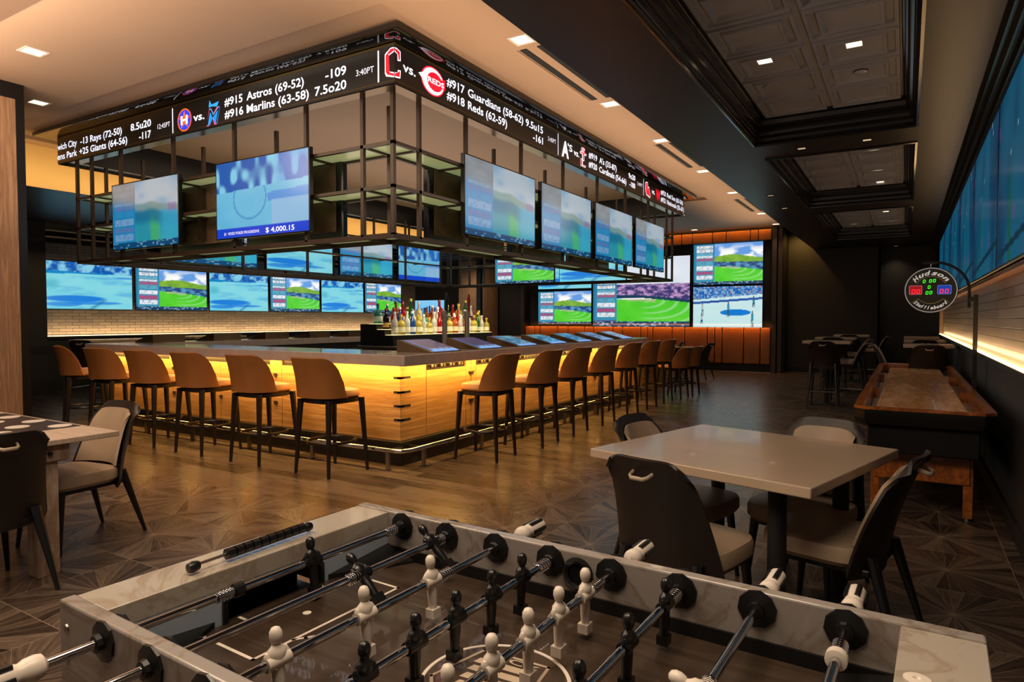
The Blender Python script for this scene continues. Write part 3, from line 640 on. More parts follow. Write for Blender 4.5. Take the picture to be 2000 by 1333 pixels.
cw = em('logo_white', '#f4f4ff', 1.1); cr = em('logo_red', '#e01028', 1.1); cb_ = em('logo_blue', '#1a35d8', 1.0); co = em('logo_orange', '#ff5a1e', 1.0); cc = em('logo_cyan', '#2090d8', .9); cp = em('logo_rose', '#e0487a', .9)
def disc(T, a, b, rx, ry, e, m, name='team_logo', n=28, a0=0, a1=2 * pi, hole=0):
    mb = MB(); full = abs(a1 - a0 - 2 * pi) < 1e-6
    O_ = [T(a + rx * cos(a0 + (a1 - a0) * i / n), b + ry * sin(a0 + (a1 - a0) * i / n), e) for i in range(n + (0 if full else 1))]
    if hole:
        I_ = [T(a + (rx - hole) * cos(a0 + (a1 - a0) * i / n), b + (ry - hole) * sin(a0 + (a1 - a0) * i / n), e) for i in range(len(O_))]
        k = len(O_); mb.merge(O_ + I_, [(i, (i + 1) % k, k + (i + 1) % k, k + i) for i in range(k if full else k - 1)])
    else: mb.merge(O_, [tuple(range(len(O_)))])
    build(name, mb, m, t)
def glyph(T, s, a0, a1, zb, cap, m, e, bold=.0, name='team_logo', shear=0):
    mb = MB(); text_mb(mb, s, a0, a1, zb, cap, lambda a, b: T(a, b, e), bold, shear=shear); build(name, mb, m, t)
def poly(T, pts, m, e, name='team_logo'): mb = MB(); mb.merge([T(a, b, e) for a, b in pts], [tuple(range(len(pts)))]); build(name, mb, m, t)
# ringed blue disc with a star and a white H
disc(FT, -6.728, 3.55, .125, .122, .004, co, hole=.014); disc(FT, -6.728, 3.55, .108, .105, .004, cb_)
st = [(-6.728 + (.10 if i % 2 == 0 else .04) * sin(pi * i / 5), 3.55 + (.10 if i % 2 == 0 else .04) * cos(pi * i / 5)) for i in range(10)]; poly(FT, st, co, .0055)
glyph(FT, 'H', -6.79, -6.668, 3.505, .095, cw, .007, .03)
# angular M with a leaping fish shape
for dx, m, e, bd in ((-.006, cp, .004, .04), (.004, cc, .0055, .02), (0, mt['ledface'], .0068, -.012)): glyph(FT, 'M', -6.335 + dx, -6.12 + dx, 3.43, .17, m, e, bd, shear=.25)
poly(FT, [(-6.30, 3.61), (-6.285, 3.685), (-6.25, 3.635), (-6.13, 3.65), (-6.16, 3.60), (-6.24, 3.615)], cc, .006)
# block C wrapped round the corner: white edge, red body
def cshape(T, k, sgn, m, e):
    # half of an angular C, k = inset
    pass
def quad(T, a0, a1, b0, b1, m, e): poly(T, [(a0, b0), (a1, b0), (a1, b1), (a0, b1)], m, e)
for m, e, k in ((cw, .004, .0), (cr, .0055, .010)):
    A, Bx = -3.864 + k, -3.762
    mb = MB()
    P = [[(A, 3.50 + k), (A + .018 + k * .3, 3.47 + k), (A + .045, 3.50), (A + .045 - k, 3.655), (A + .018, 3.675 - k), (A, 3.66 - k)], [(A + .012, 3.475 + k * 1.2), (Bx, 3.450 + k), (Bx, 3.492 - k), (A + .03, 3.515 - k)], [(A + .012, 3.67 - k), (A + .05, 3.645 + k), (Bx, 3.665 + k), (Bx, 3.704 - k), (-3.80, 3.704 - k)]]
    for q in P: mb.merge([FT(a, b, e) for a, b in q], [tuple(range(len(q)))])
    Q = [[(4.315, 3.450 + k), (4.385 - k, 3.46 + k), (4.392 - k, 3.53 - k), (4.355 + k, 3.525 - k), (4.35, 3.50), (4.315, 3.492 - k)], [(4.315, 3.665 + k), (4.35 + k * .6, 3.655), (4.352 + k, 3.60 + k), (4.392 - k, 3.61 + k), (4.390 - k, 3.69 - k), (4.345, 3.704 - k), (4.315, 3.704 - k)]]
    for q in Q: mb.merge([RT(a, b, e) for a, b in q], [tuple(range(len(q)))])
    build('team_logo', mb, m, t)
# pointed C with REDS inside
disc(RT, 4.84, 3.575, .175, .130, .0035, cr); disc(RT, 4.84, 3.575, .160, .118, .005, cw); disc(RT, 4.865, 3.575, .115, .085, .0065, cr)
poly(RT, [(4.70, 3.62), (4.63, 3.592), (4.695, 3.55)], cw, .005); poly(RT, [(4.93, 3.61), (5.02, 3.64), (5.02, 3.54), (4.93, 3.55)], cr, .0075)
glyph(RT, 'REDS', 4.76, 5.0, 3.555, .048, cw, .009, .02)
# athletic A with apostrophe S, stacked monogram, pair of socks, curly W
glyph(RT, 'A', 7.46, 7.66, 3.46, .20, cw, .005, .035); glyph(RT, "'S", 7.63, 7.76, 3.56, .09, cw, .006, .01)
for m, e, bd in ((cw, .004, .055), (cr, .0055, .0)):
    glyph(RT, 'S', 8.03, 8.16, 3.62, .075, m, e, bd); glyph(RT, 'T', 8.0, 8.20, 3.53, .10, m, e, bd); glyph(RT, 'L', 8.02, 8.18, 3.45, .09, m, e, bd)
for m, e, k in ((cw, .004, 0), (cr, .0055, .012)):
    poly(RT, [(10.56 + k, 3.68 - k), (10.66 - k, 3.69 - k), (10.68 - k, 3.57), (10.74 - k, 3.50), (10.70 - k, 3.46 + k), (10.60, 3.47 + k), (10.55 + k, 3.56)], m, e)
    poly(RT, [(10.66 + k, 3.62 - k), (10.74, 3.62 - k), (10.76 - k, 3.55), (10.81 - k, 3.48), (10.76, 3.44 + k), (10.68 + k, 3.46 + k)], m, e + .0005)
glyph(RT, 'W', 11.08, 11.31, 3.48, .17, cr, .005, .05)
# light that the LED display itself throws on the plate and ceiling
# ------------------------------------------------------------------ hanging rack of posts, rails and frosted shelves
t = thing('hanging_rack', 'bronze metal rack of posts, rails and frosted shelves hanging over the bar', 'hanging rack', (-6.62, 8.5, 2.12))
RX0, RX1, RY0, RY1, D = -9.33, -3.92, 4.474, 12.55, .36
w = .018
def post(x, y): build('post', MB().box(x - w + 6.62, x + w + 6.62, y - w - 8.5, y + w - 8.5, .03, 1.315), 'bronze', t)
PXo = [-5.02, -6.11, -7.20, -8.29]; PXi = [-5.89, -7.18, -8.45]
PYo = [5.59, 6.72, 7.82, 8.94, 10.05, 11.15]; PYi = [6.69, 7.99, 9.33, 10.6, 11.8]
for x in [RX1, RX1 - D, RX0 + D, RX0] + PXo: post(x, RY0); post(x, RY1)
for y in [RY0 + D, RY1 - D] + PYo: post(RX1, y); post(RX0, y)
for x in [RX1 - D, RX0 + D] + PXi: post(x, RY0 + D); post(x, RY1 - D)
for y in PYi: post(RX1 - D, y); post(RX0 + D, y)
for z, h in ((.0, .045), (.445, .03), (.83, .03)):
    for (x0, x1, y0, y1) in ((RX0, RX1, RY0, RY1), (RX0 + D, RX1 - D, RY0 + D, RY1 - D)):
        for q in ((x0 - w, x1 + w, y0 - w, y0 + w), (x0 - w, x1 + w, y1 - w, y1 + w), (x0 - w, x0 + w, y0 + w, y1 - w), (x1 - w, x1 + w, y0 + w, y1 - w)):
            build('rail', MB().box(q[0] + 6.62, q[1] + 6.62, q[2] - 8.5, q[3] - 8.5, z, z + h), 'bronze', t)
    mb = MB()
    for x in PXo + [RX1 - D, RX0 + D]:
        for y in ((RY0, RY0 + D), (RY1 - D, RY1)): build('cross_brace', MB().box(x - .012 + 6.62, x + .012 + 6.62, y[0] - 8.5 + w, y[1] - 8.5 - w, z + .006, z + h - .004), 'bronze', t)
    for y in PYo + [RY0 + D, RY1 - D]:
        for x in ((RX0, RX0 + D), (RX1 - D, RX1)): build('cross_brace', MB().box(x[0] + 6.62 + w, x[1] + 6.62 - w, y - .012 - 8.5, y + .012 - 8.5, z + .006, z + h - .004), 'bronze', t)
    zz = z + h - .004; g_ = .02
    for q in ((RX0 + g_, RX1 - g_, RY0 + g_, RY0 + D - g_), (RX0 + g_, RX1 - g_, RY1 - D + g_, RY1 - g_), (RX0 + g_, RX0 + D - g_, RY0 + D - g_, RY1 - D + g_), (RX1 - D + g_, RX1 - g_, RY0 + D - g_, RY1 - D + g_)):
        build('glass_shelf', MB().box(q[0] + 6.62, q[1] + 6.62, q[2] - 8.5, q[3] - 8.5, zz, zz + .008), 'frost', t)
# ------------------------------------------------------------------ the bar
BX0, BX1, BY0, BY1, CT = -9.43, -3.88, 4.565, 11.10, 1.067
mb = MB(); mb.loft([rect(BX0, BX1, BY0, BY1, i, z) for i, z in ((.66, CT - .1), (.66, CT), (0, CT), (0, CT - .1))], closed=True)
tag(build('bar_countertop', mb, 'quartz', None, .006), 'long taupe stone countertop running round the rectangular bar', 'countertop')
cb0 = thing('bar_cabinets', 'oak-panelled bar base glowing amber under the stone counter', 'bar counter', (-6.66, 7.83, 0))
def L(mb): mb.v = [(a + 6.66, b - 7.83, c) for a, b, c in mb.v]; return mb
KX0, KX1, KY0, KY1 = -9.23, -4.10, 4.762, 10.9
mb = MB(); mb.loft([rect(KX0, KX1, KY0, KY1, i, z) for i, z in ((0, .2), (0, .966), (.42, .966), (.42, .2))], closed=True); build('carcass', L(mb), 'espresso', cb0)
mb = MB(); mb.loft([rect(KX0, KX1, KY0, KY1, i, z) for i, z in ((-.02, 0), (-.02, .225), (.02, .225), (.02, 0))], False, False); build('toe_kick', L(mb), 'granite', cb0)
mb = MB(); mb.loft([rect(KX0, KX1, KY0, KY1, i, z) for i, z in ((-.03, .225), (-.03, .237), (.01, .237))], False, False); build('metal_edge', L(mb), 'steel', cb0)
yf = 4.742
def panel_f(x0, x1, z0=.24, z1=.962): build('panel', L(MB().box(x0 + .004, x1 - .004, yf, yf + .02, z0, z1)), 'panelwood', cb0, .002)
def panel_r(y0, y1, z0=.24, z1=.962): build('panel', L(MB().box(-4.10, -4.08, y0 + .004, y1 - .004, z0, z1)), 'panelwood', cb0, .002)
fx = [-4.08, -4.98, -5.74, -5.93, -6.79, -7.60, -7.79, -8.62, -9.23]
for k in range(len(fx) - 1): panel_f(fx[k + 1], fx[k], z1=.962 if k in (0, 2, 5) else .90)
ry = [yf, 5.13, 5.81, 5.91, 6.01, 6.73, 7.45, 7.55, 7.65, 8.4, 9.15, 9.25, 9.35, 10.1, 10.9]
for k in range(len(ry) - 1): panel_r(ry[k], ry[k + 1], z1=.962 if k in (0, 2, 3, 6, 7, 10, 11) else .885)
for xc in (-5.835, -7.695):
    for z in (.80, .50): build('hinge', L(MB().box(xc - .03, xc + .03, yf - .012, yf, z - .006, z + .006).box(xc - .012, xc + .02, yf - .02, yf, z - .025, z + .012)), 'bronze', cb0)
for x in (-4.98, -6.79, -8.62):
    build('hinge', L(MB().box(x - .02, x + .035, yf - .012, yf, .50, .512).box(x + .01, x + .035, yf - .016, yf, .485, .52)), 'bronze', cb0)
for yc in (5.91, 7.55, 9.25):
    for z in (.82, .52): build('hinge', L(MB().box(-4.08, -4.066, yc - .05, yc + .05, z - .006, z + .006).box(-4.08, -4.06, yc - .02, yc + .02, z - .03, z + .006)), 'bronze', cb0)
for z in (.841, .704, .572, .440):
    build('corner_slot', L(MB().box(-4.165, -4.078, yf - .002, yf + .05, z - .012, z + .008).box(-4.12, -4.078, yf - .002, 4.885, z - .012, z + .008)), 'blackm', cb0)
mb = MB()
for y in [5.2 + .155 * i for i in range(4)] + [6.1 + .16 * i for i in range(7)] + [7.75 + .16 * i for i in range(7)]:
    mb.box(-4.085, -4.07, y, y + .035, .915, .94); mb.cyl((-4.09, y + .06, .925), (-4.065, y + .06, .925), .012, n=8)
build('pipe_hook', L(mb), 'steel', cb0)
build('led_channel', L(MB().box(-9.1, -4.1, 4.725, 4.738, .955, .965).box(-4.075, -4.062, 4.8, 10.8, .955, .965)), 'ledamber', cb0)
# foot rail
fr = thing('foot_rail', 'polished metal foot rail running round the bar base', 'foot rail', (-6.66, 7.83, 0))
rx, ryy, rz_ = -3.90, 4.56, .185
build('rail', L(MB().tube([(-9.25, ryy, rz_), (-4.02, ryy, rz_), (-3.94, ryy + .03, rz_), (rx, ryy + .1, rz_), (rx, 10.9, rz_)], .021, 10)), 'chrome', fr)
for x in (-9.0, -8.0, -7.05, -6.05, -5.08, -4.08): build('rail_bracket', L(MB().box(x - .02, x + .02, ryy - .012, ryy + .012, 0, rz_ - .01).box(x - .02, x + .02, ryy - .04, ryy + .04, 0, .008).box(x - .012, x + .012, ryy, 4.76, rz_ - .012, rz_ + .004)), 'steel', fr)
for y in (4.86, 5.85, 6.85, 7.85, 8.85, 9.85, 10.8): build('rail_bracket', L(MB().box(rx - .012, rx + .012, y - .02, y + .02, 0, rz_ - .01).box(rx - .04, rx + .04, y - .02, y + .02, 0, .008).box(-4.10, rx, y - .012, y + .012, rz_ - .012, rz_ + .004)), 'steel', fr)
# lowered section at the far end of the bar
lt = thing('lowered_counter', 'lowered stone-topped counter section at the far end of the bar', 'counter', (-4.6, 11.95, 0))
build('top', MB().box(-.75, .70, -.8, .8, .80, .86), 'quartz', lt, .006); build('base_panel', MB().box(-.7, .46, -.78, .72, .0, .80), 'panelwood', lt)
# inner steel work bench and its backsplash
wb = thing('work_bench', 'low steel work bench behind the bar counter', 'work bench', (-6.66, 7.83, 0))
mb = MB(); mb.loft([rect(BX0, BX1, BY0, BY1, i, z) for i, z in ((1.15, .80), (1.15, .86), (.67, .86), (.67, .80))], closed=True); build('bench_top', L(mb), 'steel', wb)
mb = MB(); mb.loft([rect(BX0, BX1, BY0, BY1, i, z) for i, z in ((1.12, 0), (1.12, .80), (.70, .80), (.70, 0))], closed=True); build('bench_body', L(mb), 'blackm', wb)
# island with the stepped lit bottle stand
isl = thing('back_bar_island', 'dark island cabinet in the middle of the bar', 'cabinet', (-6.62, 8.53, 0))
build('body', MB().box(-.34, .34, -1.30, 1.34, 0, .96), 'espresso', isl, .004); build('top', MB().box(-.38, .38, -1.36, 1.40, .96, 1.0), 'steel', isl, .004)
bs = thing('bottle_stand', 'black stepped bottle stand with a glowing edge on the island', 'bottle stand', (-6.62, 8.53, 1.0))
BSX, BSY, BSZ = -6.62, 8.53, 1.0
steps = [(.28, .16), (.12, .24), (-.04, .32)]
for i, (x1, z1) in enumerate(steps):
    build('step', MB().box(x1 - .16, x1, -1.32, 1.32, 0, z1), 'black', bs, .003)
    build('light_edge', MB().box(x1 - .155, x1 - .004, -1.31, 1.31, z1, z1 + .004), em('lit_shelf', '#ffe9a8', 1.6), bs)
build('step', MB().box(-.36, -.20, -1.32, 1.32, 0, .32), 'black', bs, .003)
lamp('bottle_shelf_glow', 'AREA', (-6.0, 8.53, 1.75), 20, (1, .86, .6), (0, rad(35), 0), .05, 2.6)
# bottles
def glass(name, col, rough=.08, alpha=.0, e=0.0):
    if name in mt: return mt[name]
    t = NT(name); b = t.b; b.inputs['Base Color'].default_value = lin(col); b.inputs['Roughness'].default_value = rough
    b.inputs['Transmission Weight'].default_value = .55; b.inputs['IOR'].default_value = 1.4; mt[name] = t.m; return t.m
KINDS = []
def bottle(kind, gcol, cap, label_c, prof, desc):
    t = thing('liquor_bottle', desc, 'bottle', (0, 0, -5)); body = build('glass_body', MB().lathe(prof, n=12), glass('glass_' + kind, gcol), t)
    h = prof[-1][1]; r = max(p[0] for p in prof)
    build('cap', MB().lathe([(.001, h - .002), (.017, h - .002), (.017, h + .03), (.001, h + .032)], n=10), em('cap_' + cap, cap, .02) if False else M('cap_' + cap, cap, .4), t)
    build('paper_label', MB().lathe([(r + .0012, prof[1][1] + .03), (r + .0012, prof[1][1] + .10)], n=12), M('label_' + label_c, label_c, .6), t)
    return t
P1 = [(.001, 0), (.036, .002), (.037, .16), (.034, .19), (.015, .225), (.013, .285)]
P2 = [(.001, 0), (.045, .002), (.047, .13), (.040, .165), (.014, .195), (.013, .24)]
P3 = [(.001, 0), (.031, .002), (.034, .20), (.030, .235), (.014, .265), (.013, .33)]
defs = [('clear', '#f0f2e4', '#c9c9c9', '#f0ead2', P1, 'clear glass'), ('yellow', '#e2c850', '#d8b43c', '#f4efc0', P2, 'pale yellow'), ('red', '#c41812', '#8a1010', '#e8c8b8', P1, 'bright red'),
        ('amber', '#b4560e', '#3a1a08', '#e8d9a8', P2, 'amber brown'), ('green', '#2c6a1c', '#c8a830', '#e9e6b0', P3, 'dark green'), ('blue', '#2a5ab0', '#d0d4dc', '#dfe8f4', P1, 'blue'),
        ('dark', '#1c0d0a', '#a01818', '#d9b060', P1, 'dark'), ('orange', '#d8601a', '#e8e0d0', '#f6e2b0', P2, 'orange'), ('teal', '#4ab8a0', '#30584c', '#d8f0e4', P2, 'teal')]
protos = [bottle(*d) for d in defs]; used = [False] * len(protos); r_ = random.Random(5); cnt = 0
rows = [(.22, .164, 19, 'front'), (.06, .244, 17, 'middle'), (-.10, .324, 14, 'back')]
prefs = [[0, 1, 0, 5, 1, 0, 1, 0, 2, 0, 1, 7, 0, 3, 0, 1, 4, 0, 1], [6, 2, 5, 4, 0, 1, 8, 3, 0, 2, 4, 7, 2, 0, 3, 2, 1], [8, 5, 3, 2, 4, 0, 3, 7, 2, 5, 2, 1, 4, 0]]
for ri, (dx, dz, n, nm) in enumerate(rows):
    for i in range(n):
        y = -1.29 + 2.58 * (i + .5) / n + r_.uniform(-.02, .02); k = prefs[ri][i]; sc = r_.uniform(.92, 1.12)
        if ri == 2 and i in (2, 8, 11): sc = 1.25
        p = (BSX + dx, BSY + y, BSZ + dz); lab = '%s liquor bottle, %s from left in the %s row of the lit stand' % (defs[k][5], ORD[i], nm)
        if not used[k]:
            o = protos[k]; o.location = p; o['label'] = lab; o['group'] = 'bottles on the lit stand'; used[k] = True; o.scale = (sc * 1.25, sc * 1.25, sc)
        else: dup(protos[k], p, r_.uniform(0, 6), lab, 'bottles on the lit stand', (sc * 1.25, sc * 1.25, sc))
# beer taps
def tap(x, y, label, hc):
    t = thing('beer_tap', label, 'beer tap', (x, y, .86)); build('column', MB().lathe([(.001, 0), (.05, 0), (.05, .012), (.034, .02), (.032, .56), (.04, .58), (.04, .64), (.001, .65)], n=16), 'tapmetal', t)
    build('spout', MB().tube([(.02, 0, .57), (.09, 0, .57), (.11, 0, .54), (.11, 0, .50)], .011, 8), 'chrome', t); build('handle', MB().lathe([(.008, .6), (.016, .64), (.024, .78), (.012, .86), (.001, .87)], (.03, 0, 0), 12), hc, t)
tap(-5.0, 6.66, 'chrome beer tap with a black handle in front of the bottles, left of two', 'blackpl'); tap(-5.0, 7.15, 'chrome beer tap with a red handle in front of the bottles, right of two', em('tap_red', '#a01818', .05))
# game terminals set in the counter
def terminal(pic):
    t = thing('game_terminal', '', 'game terminal', (0, 0, CT))
    mb = MB(); mb.prism([(.05, 0.0), (.05, .010), (-.36, .118), (-.41, .118), (-.41, 0)], -.235, .235, 'XZ'); build('wedge_housing', mb, 'bronzel' if pic else 'bronze', t, .004)
    o = bpy.data.objects.new('screen', screen_mesh(pic, .43, .35, 40, es=.5)); COL.objects.link(o); o.parent = t
    a = math.atan2(.108, .41); o.rotation_euler = (-(pi / 2 - a), 0, R90) ; o.location = (-.172, 0, .0715); 
    build('button_row', MB().at((.025, 0, .0195), (0, a, 0)).box(-.022, .022, -.20, .20, -.006, .004), em('button_glow', '#6aa0e8', .8), t)
    return t
g1 = terminal('game'); g2 = terminal('game2')
for i in range(7):
    y = 5.29 + i * .83; src = g1 if i < 2 else g2; lab = '%s game terminal from the near corner on the right bar counter' % ORD[i]
    if i == 0: g1.location = (-3.99, y, CT); g1['label'] = lab; g1['group'] = 'game terminals along the right counter'
    elif i == 2: g2.location = (-3.99, y, CT); g2['label'] = lab; g2['group'] = 'game terminals along the right counter'
    else: dup(src, (-3.99, y, CT), 0, lab, 'game terminals along the right counter')
for i in range(6): dup(g1, (-9.35, 5.45 + i * .93, CT), pi, '%s game terminal from the left on the far bar counter, seen from behind' % ORD[i], 'game terminals along the far counter')
# small things on the counter
t = thing('condiment_tray', 'small dark garnish tray with red fruit on the work bench', 'tray', (-7.2, 5.55, .86)); build('tray', MB().box(-.14, .14, -.08, .08, 0, .07), 'blackpl', t, .01); build('fruit', MB().lathe([(.001, 0), (.04, .01), (.05, .05), (.03, .09), (.001, .1)], (0, 0, .05), 12), M('garnish_red', '#b0402a', .4), t)
# ------------------------------------------------------------------ bar stools
def super_plan(a, hw, hd, p=2.6):
    c, s = cos(a), sin(a); return (hw * math.copysign(abs(c) ** (2 / p), c), hd * math.copysign(abs(s) ** (2 / p), s))
def cushion(mb, hw, hd, z0, z1, cy=0, n=28, crown=.012, p=3.2):
    R = []
    for k, z in ((.90, z0), (1.0, z0 + (z1 - z0) * .25), (1.0, z0 + (z1 - z0) * .65), (.94, z1 - .006), (.80, z1), (.4, z1 + crown)):
        R.append([(super_plan(2 * pi * i / n, hw * k, hd * k, p)[0], cy + super_plan(2 * pi * i / n, hw * k, hd * k, p)[1], z) for i in range(n)])
    return mb.loft(R)
def leg(mb, x0, y0, z0, x1, y1, z1, w0, w1, n=8):
    return mb.loft([[(x0 + w0 * cos(2 * pi * (i + .5) / n), y0 + w0 * sin(2 * pi * (i + .5) / n), z0) for i in range(n)], [(x1 + w1 * cos(2 * pi * (i + .5) / n), y1 + w1 * sin(2 * pi * (i + .5) / n), z1) for i in range(n)]])
def make_stool(H=.76, name='bar_stool'):
    """faces +Y"""
    t = thing(name, '', 'bar stool')
    build('seat', cushion(MB(), .225, .225, H - .075, H, .015), 'tanseat', t)
    zs = H - .06
    def F(u, v):
        s_ = abs(2 * u - 1); a = rad(-90) + (2 * u - 1) * rad(88)
        top = .035 + .33 * (1 if s_ < .40 else max(0, 1 - ((s_ - .40) / .60) ** 3.0) ** .55)
        z = zs + v * top; fl = 1 + .03 * v
        x, y = super_plan(a, .236 * fl, .235, 2.9); return (x, y - .06 * v * (z - zs) / .33 * 1.0, z)
    build('backrest', MB().sheet(F, 36, 10, -.032), 'tan', t, 0, ang=60)
    build('seat_frame', MB().loft([[(super_plan(2 * pi * i / 28, a, a, 3.2)[0], .01 + super_plan(2 * pi * i / 28, a, a, 3.2)[1], z) for i in range(28)] for a, z in ((.20, H - .118), (.222, H - .112), (.222, H - .078), (.20, H - .075))]), 'espresso', t)
    for sx in (-1, 1):
        for sy in (-1, 1): build('leg', leg(MB(), sx * .222, .01 + sy * .228, 0, sx * .188, .01 + sy * .19, H - .08, .015, .030), 'espresso', t)
    z = .285 * H / .76; mb = MB(); pts = []
    for i in range(24):
        a = 2 * pi * i / 24; x, y = super_plan(a, .205, .21, 2.3); pts.append((x, .01 + y, z))
    mb.tube(pts, .009, 6, closed=True, flat=1.6); build('foot_ring', mb, 'espresso', t)
    return t
s0 = make_stool(); first = True
def put_stool(x, y, rz, label, group, src=None, scale=None):
    global first
    if src is None: src = s0
    if src is s0 and first: s0.location = (x, y, 0); s0.rotation_euler = (0, 0, rz); s0['label'] = label; s0['group'] = group; first = False; return s0
    return dup(src, (x, y, 0), rz, label, group, scale)
fr_ = [(-4.50, 4.26, -3), (-5.43, 4.26, -2), (-6.32, 4.25, 0), (-7.18, 4.25, 2), (-8.08, 4.27, 3), (-8.98, 4.34, -20)]
nm = ['nearest the glowing bar corner', 'second from the glowing bar corner', 'third from the glowing bar corner', 'fourth from the glowing bar corner', 'fifth from the glowing bar corner', 'at the far left end, turned slightly']
for (x, y, a), n_ in zip(fr_, nm): put_stool(x, y, rad(a), 'tan leather bar stool along the bar front, ' + n_, 'bar stools along the front of the bar')
rs = [(-3.62, 5.52, 97), (-3.58, 6.40, 95), (-3.60, 7.24, 93), (-3.60, 8.12, 92), (-3.60, 9.02, 91), (-3.60, 9.86, 90), (-3.60, 10.68, 90)]
for i, (x, y, a) in enumerate(rs): put_stool(x, y, rad(a), '%s tan leather bar stool from the near corner along the bar side' % ORD[i], 'bar stools along the right side of the bar')
s1 = make_stool(.60, 'low_stool'); s1.location = (-3.55, 11.45, 0); s1.rotation_euler = (0, 0, rad(90)); tag(s1, 'nearer of two low tan chairs at the lowered bar section', 'chair', 'low chairs at the lowered bar section')
dup(s1, (-3.5, 12.0, 0), rad(90), 'farther of two low tan chairs at the lowered bar section')
# ------------------------------------------------------------------ dining chairs with dark shell, cream cushions and a carrying handle
def make_chair(H=.46, top=.845, name='dining_chair', cat='chair', bar=False):
    """faces +Y; H seat height"""
    t = thing(name, '', cat)
    mb = MB(); n = 32; R = []
    z0, z1 = H - .085, H
    for k, z in ((.93, z0), (1, z0 + .02), (1, z1 - .022), (.965, z1 - .004), (.9, z1), (.5, z1 + .006)):
        R.append([(super_plan(2 * pi * i / n, .232 * k, .222 * k, 4.2)[0] * (1 - .06 * sin(2 * pi * i / n)), .038 + super_plan(2 * pi * i / n, .232 * k, .222 * k, 4.2)[1], z) for i in range(n)])
    mb.loft(R); build('seat', mb, 'cream', t)
    zb = H - .13; hh = top - zb
    def yb(v): return -.205 - .055 * v - .10 * v * v
    def hw(v):
        w_ = .262 - .075 * v
        e = max(0, (v - .80) / .20); b = max(0, (.10 - v) / .10)
        return w_ * (1 - .10 * e ** 6) * (1 - .12 * b ** 2)
    def shell(off, inset, v0=0, v1=1):
        def F(u, v):
            vv = v0 + (v1 - v0) * v; s = 2 * u - 1
            x = s * (hw(vv) - inset); cr = .075 * (1 - .55 * vv) * abs(s) ** 2.2
            # round the top edge
            dz = 0
            if vv > .75: dz = -.055 * abs(s) ** 8 * (vv - .75) / .25
            return (x, yb(vv) + off + cr, zb + hh * vv + dz)
        return F
    build('shell', MB().sheet(shell(0, 0), 20, 24, .014), 'brownshell', t, ang=50)
    build('back_cushion', MB().sheet(shell(.017, .044, .26, .915), 18, 20, .016), 'cream', t, ang=60)
    z = zb + hh * .865; y = yb(.865) - .016
    mb = MB(); mb.tube([(-.045, y + .012, z + .012), (-.041, y - .018, z + .002), (-.028, y - .030, z - .004), (.028, y - .030, z - .004), (.041, y - .018, z + .002), (.045, y + .012, z + .012)], .0062, 8, flat=1.5); build('handle', mb, 'creamtrim', t, ang=60)
    build('under_frame', MB().box(-.19, .19, -.20, .20, H - .115, H - .085), 'legblack', t, .008)
    for sx in (-1, 1):
        build('leg', leg(MB(), sx * .205, .215, 0, sx * .175, .18, H - .09, .011, .023), 'legblack', t)
        build('leg', leg(MB(), sx * .215, -.325, 0, sx * .17, -.20, H - .03, .011, .026), 'legblack', t)
    if bar:
        mb = MB(); z = .27; q = [(-.198, .206, z), (.198, .206, z), (.205, -.28, z), (-.205, -.28, z)]
        for a, b in ((0, 1), (1, 2), (2, 3), (3, 0)): mb.cyl(q[a], q[b], .008, n=6)
        build('foot_rest', mb, 'steel', t)
    return t
c0 = make_chair(); cf = True
def put_chair(x, y, a, label, group, src=None):
    global cf
    if src is None and cf: c0.location = (x, y, 0); c0.rotation_euler = (0, 0, rad(a)); c0['label'] = label; c0['group'] = group; cf = False; return c0
    return dup(src or c0, (x, y, 0), rad(a), label, group)
G = 'chairs around the cream table'
put_chair(-.80, 2.80, -15, 'dining chair with dark back shell and handle towards the camera at the cream table', G)
put_chair(-.265, 3.22, 78, 'cream dining chair at the right end of the cream table, seen from the side', G)
put_chair(-1.02, 3.50, -103, 'dining chair left of the cream table, its back top showing over the table', G)
put_chair(-.44, 3.66, 166, 'cream dining chair on the far side of the cream table, facing the camera', G)
put_chair(-4.47, 2.08, 187, 'cream dining chair facing the camera behind the whitewashed game table', 'chairs at the whitewashed game table')
put_chair(-4.06, 1.44, 90, 'dark-backed dining chair at the lower left edge, tucked under the game table', 'chairs at the whitewashed game table')
put_chair(-4.15, 15.25, 80, 'pale dining chair in front of the leather wall, at the farther small dining table', 'chairs at the far dining tables')
put_chair(-4.95, 15.6, 95, 'pale dining chair half hidden behind the small dining table by the leather wall', 'chairs at the far dining tables')
# cream square table on two posts
a15 = rad(-15)
t = thing('square_table', 'cream stone-topped square dining table in the foreground right', 'table', (-.675, 3.338, 0), a15)
build('tabletop', MB().box(-.535, .535, -.535, .535, .715, .76), 'whitequartz', t, .006, 3)
for (x, y) in ((.33, -.36), (.33, .36), (-.33, -.36), (-.33, .36)):
    build('leg', MB().cyl((x, y, .012), (x, y, .70), .038, n=20), 'blackm', t); build('base_disc', MB().lathe([(.001, 0), (.1, 0), (.1, .008), (.04, .02)], (x, y, 0), 20), 'blackm', t)
build('subframe', MB().box(-.42, .42, -.42, .42, .70, .715), 'blackm', t)
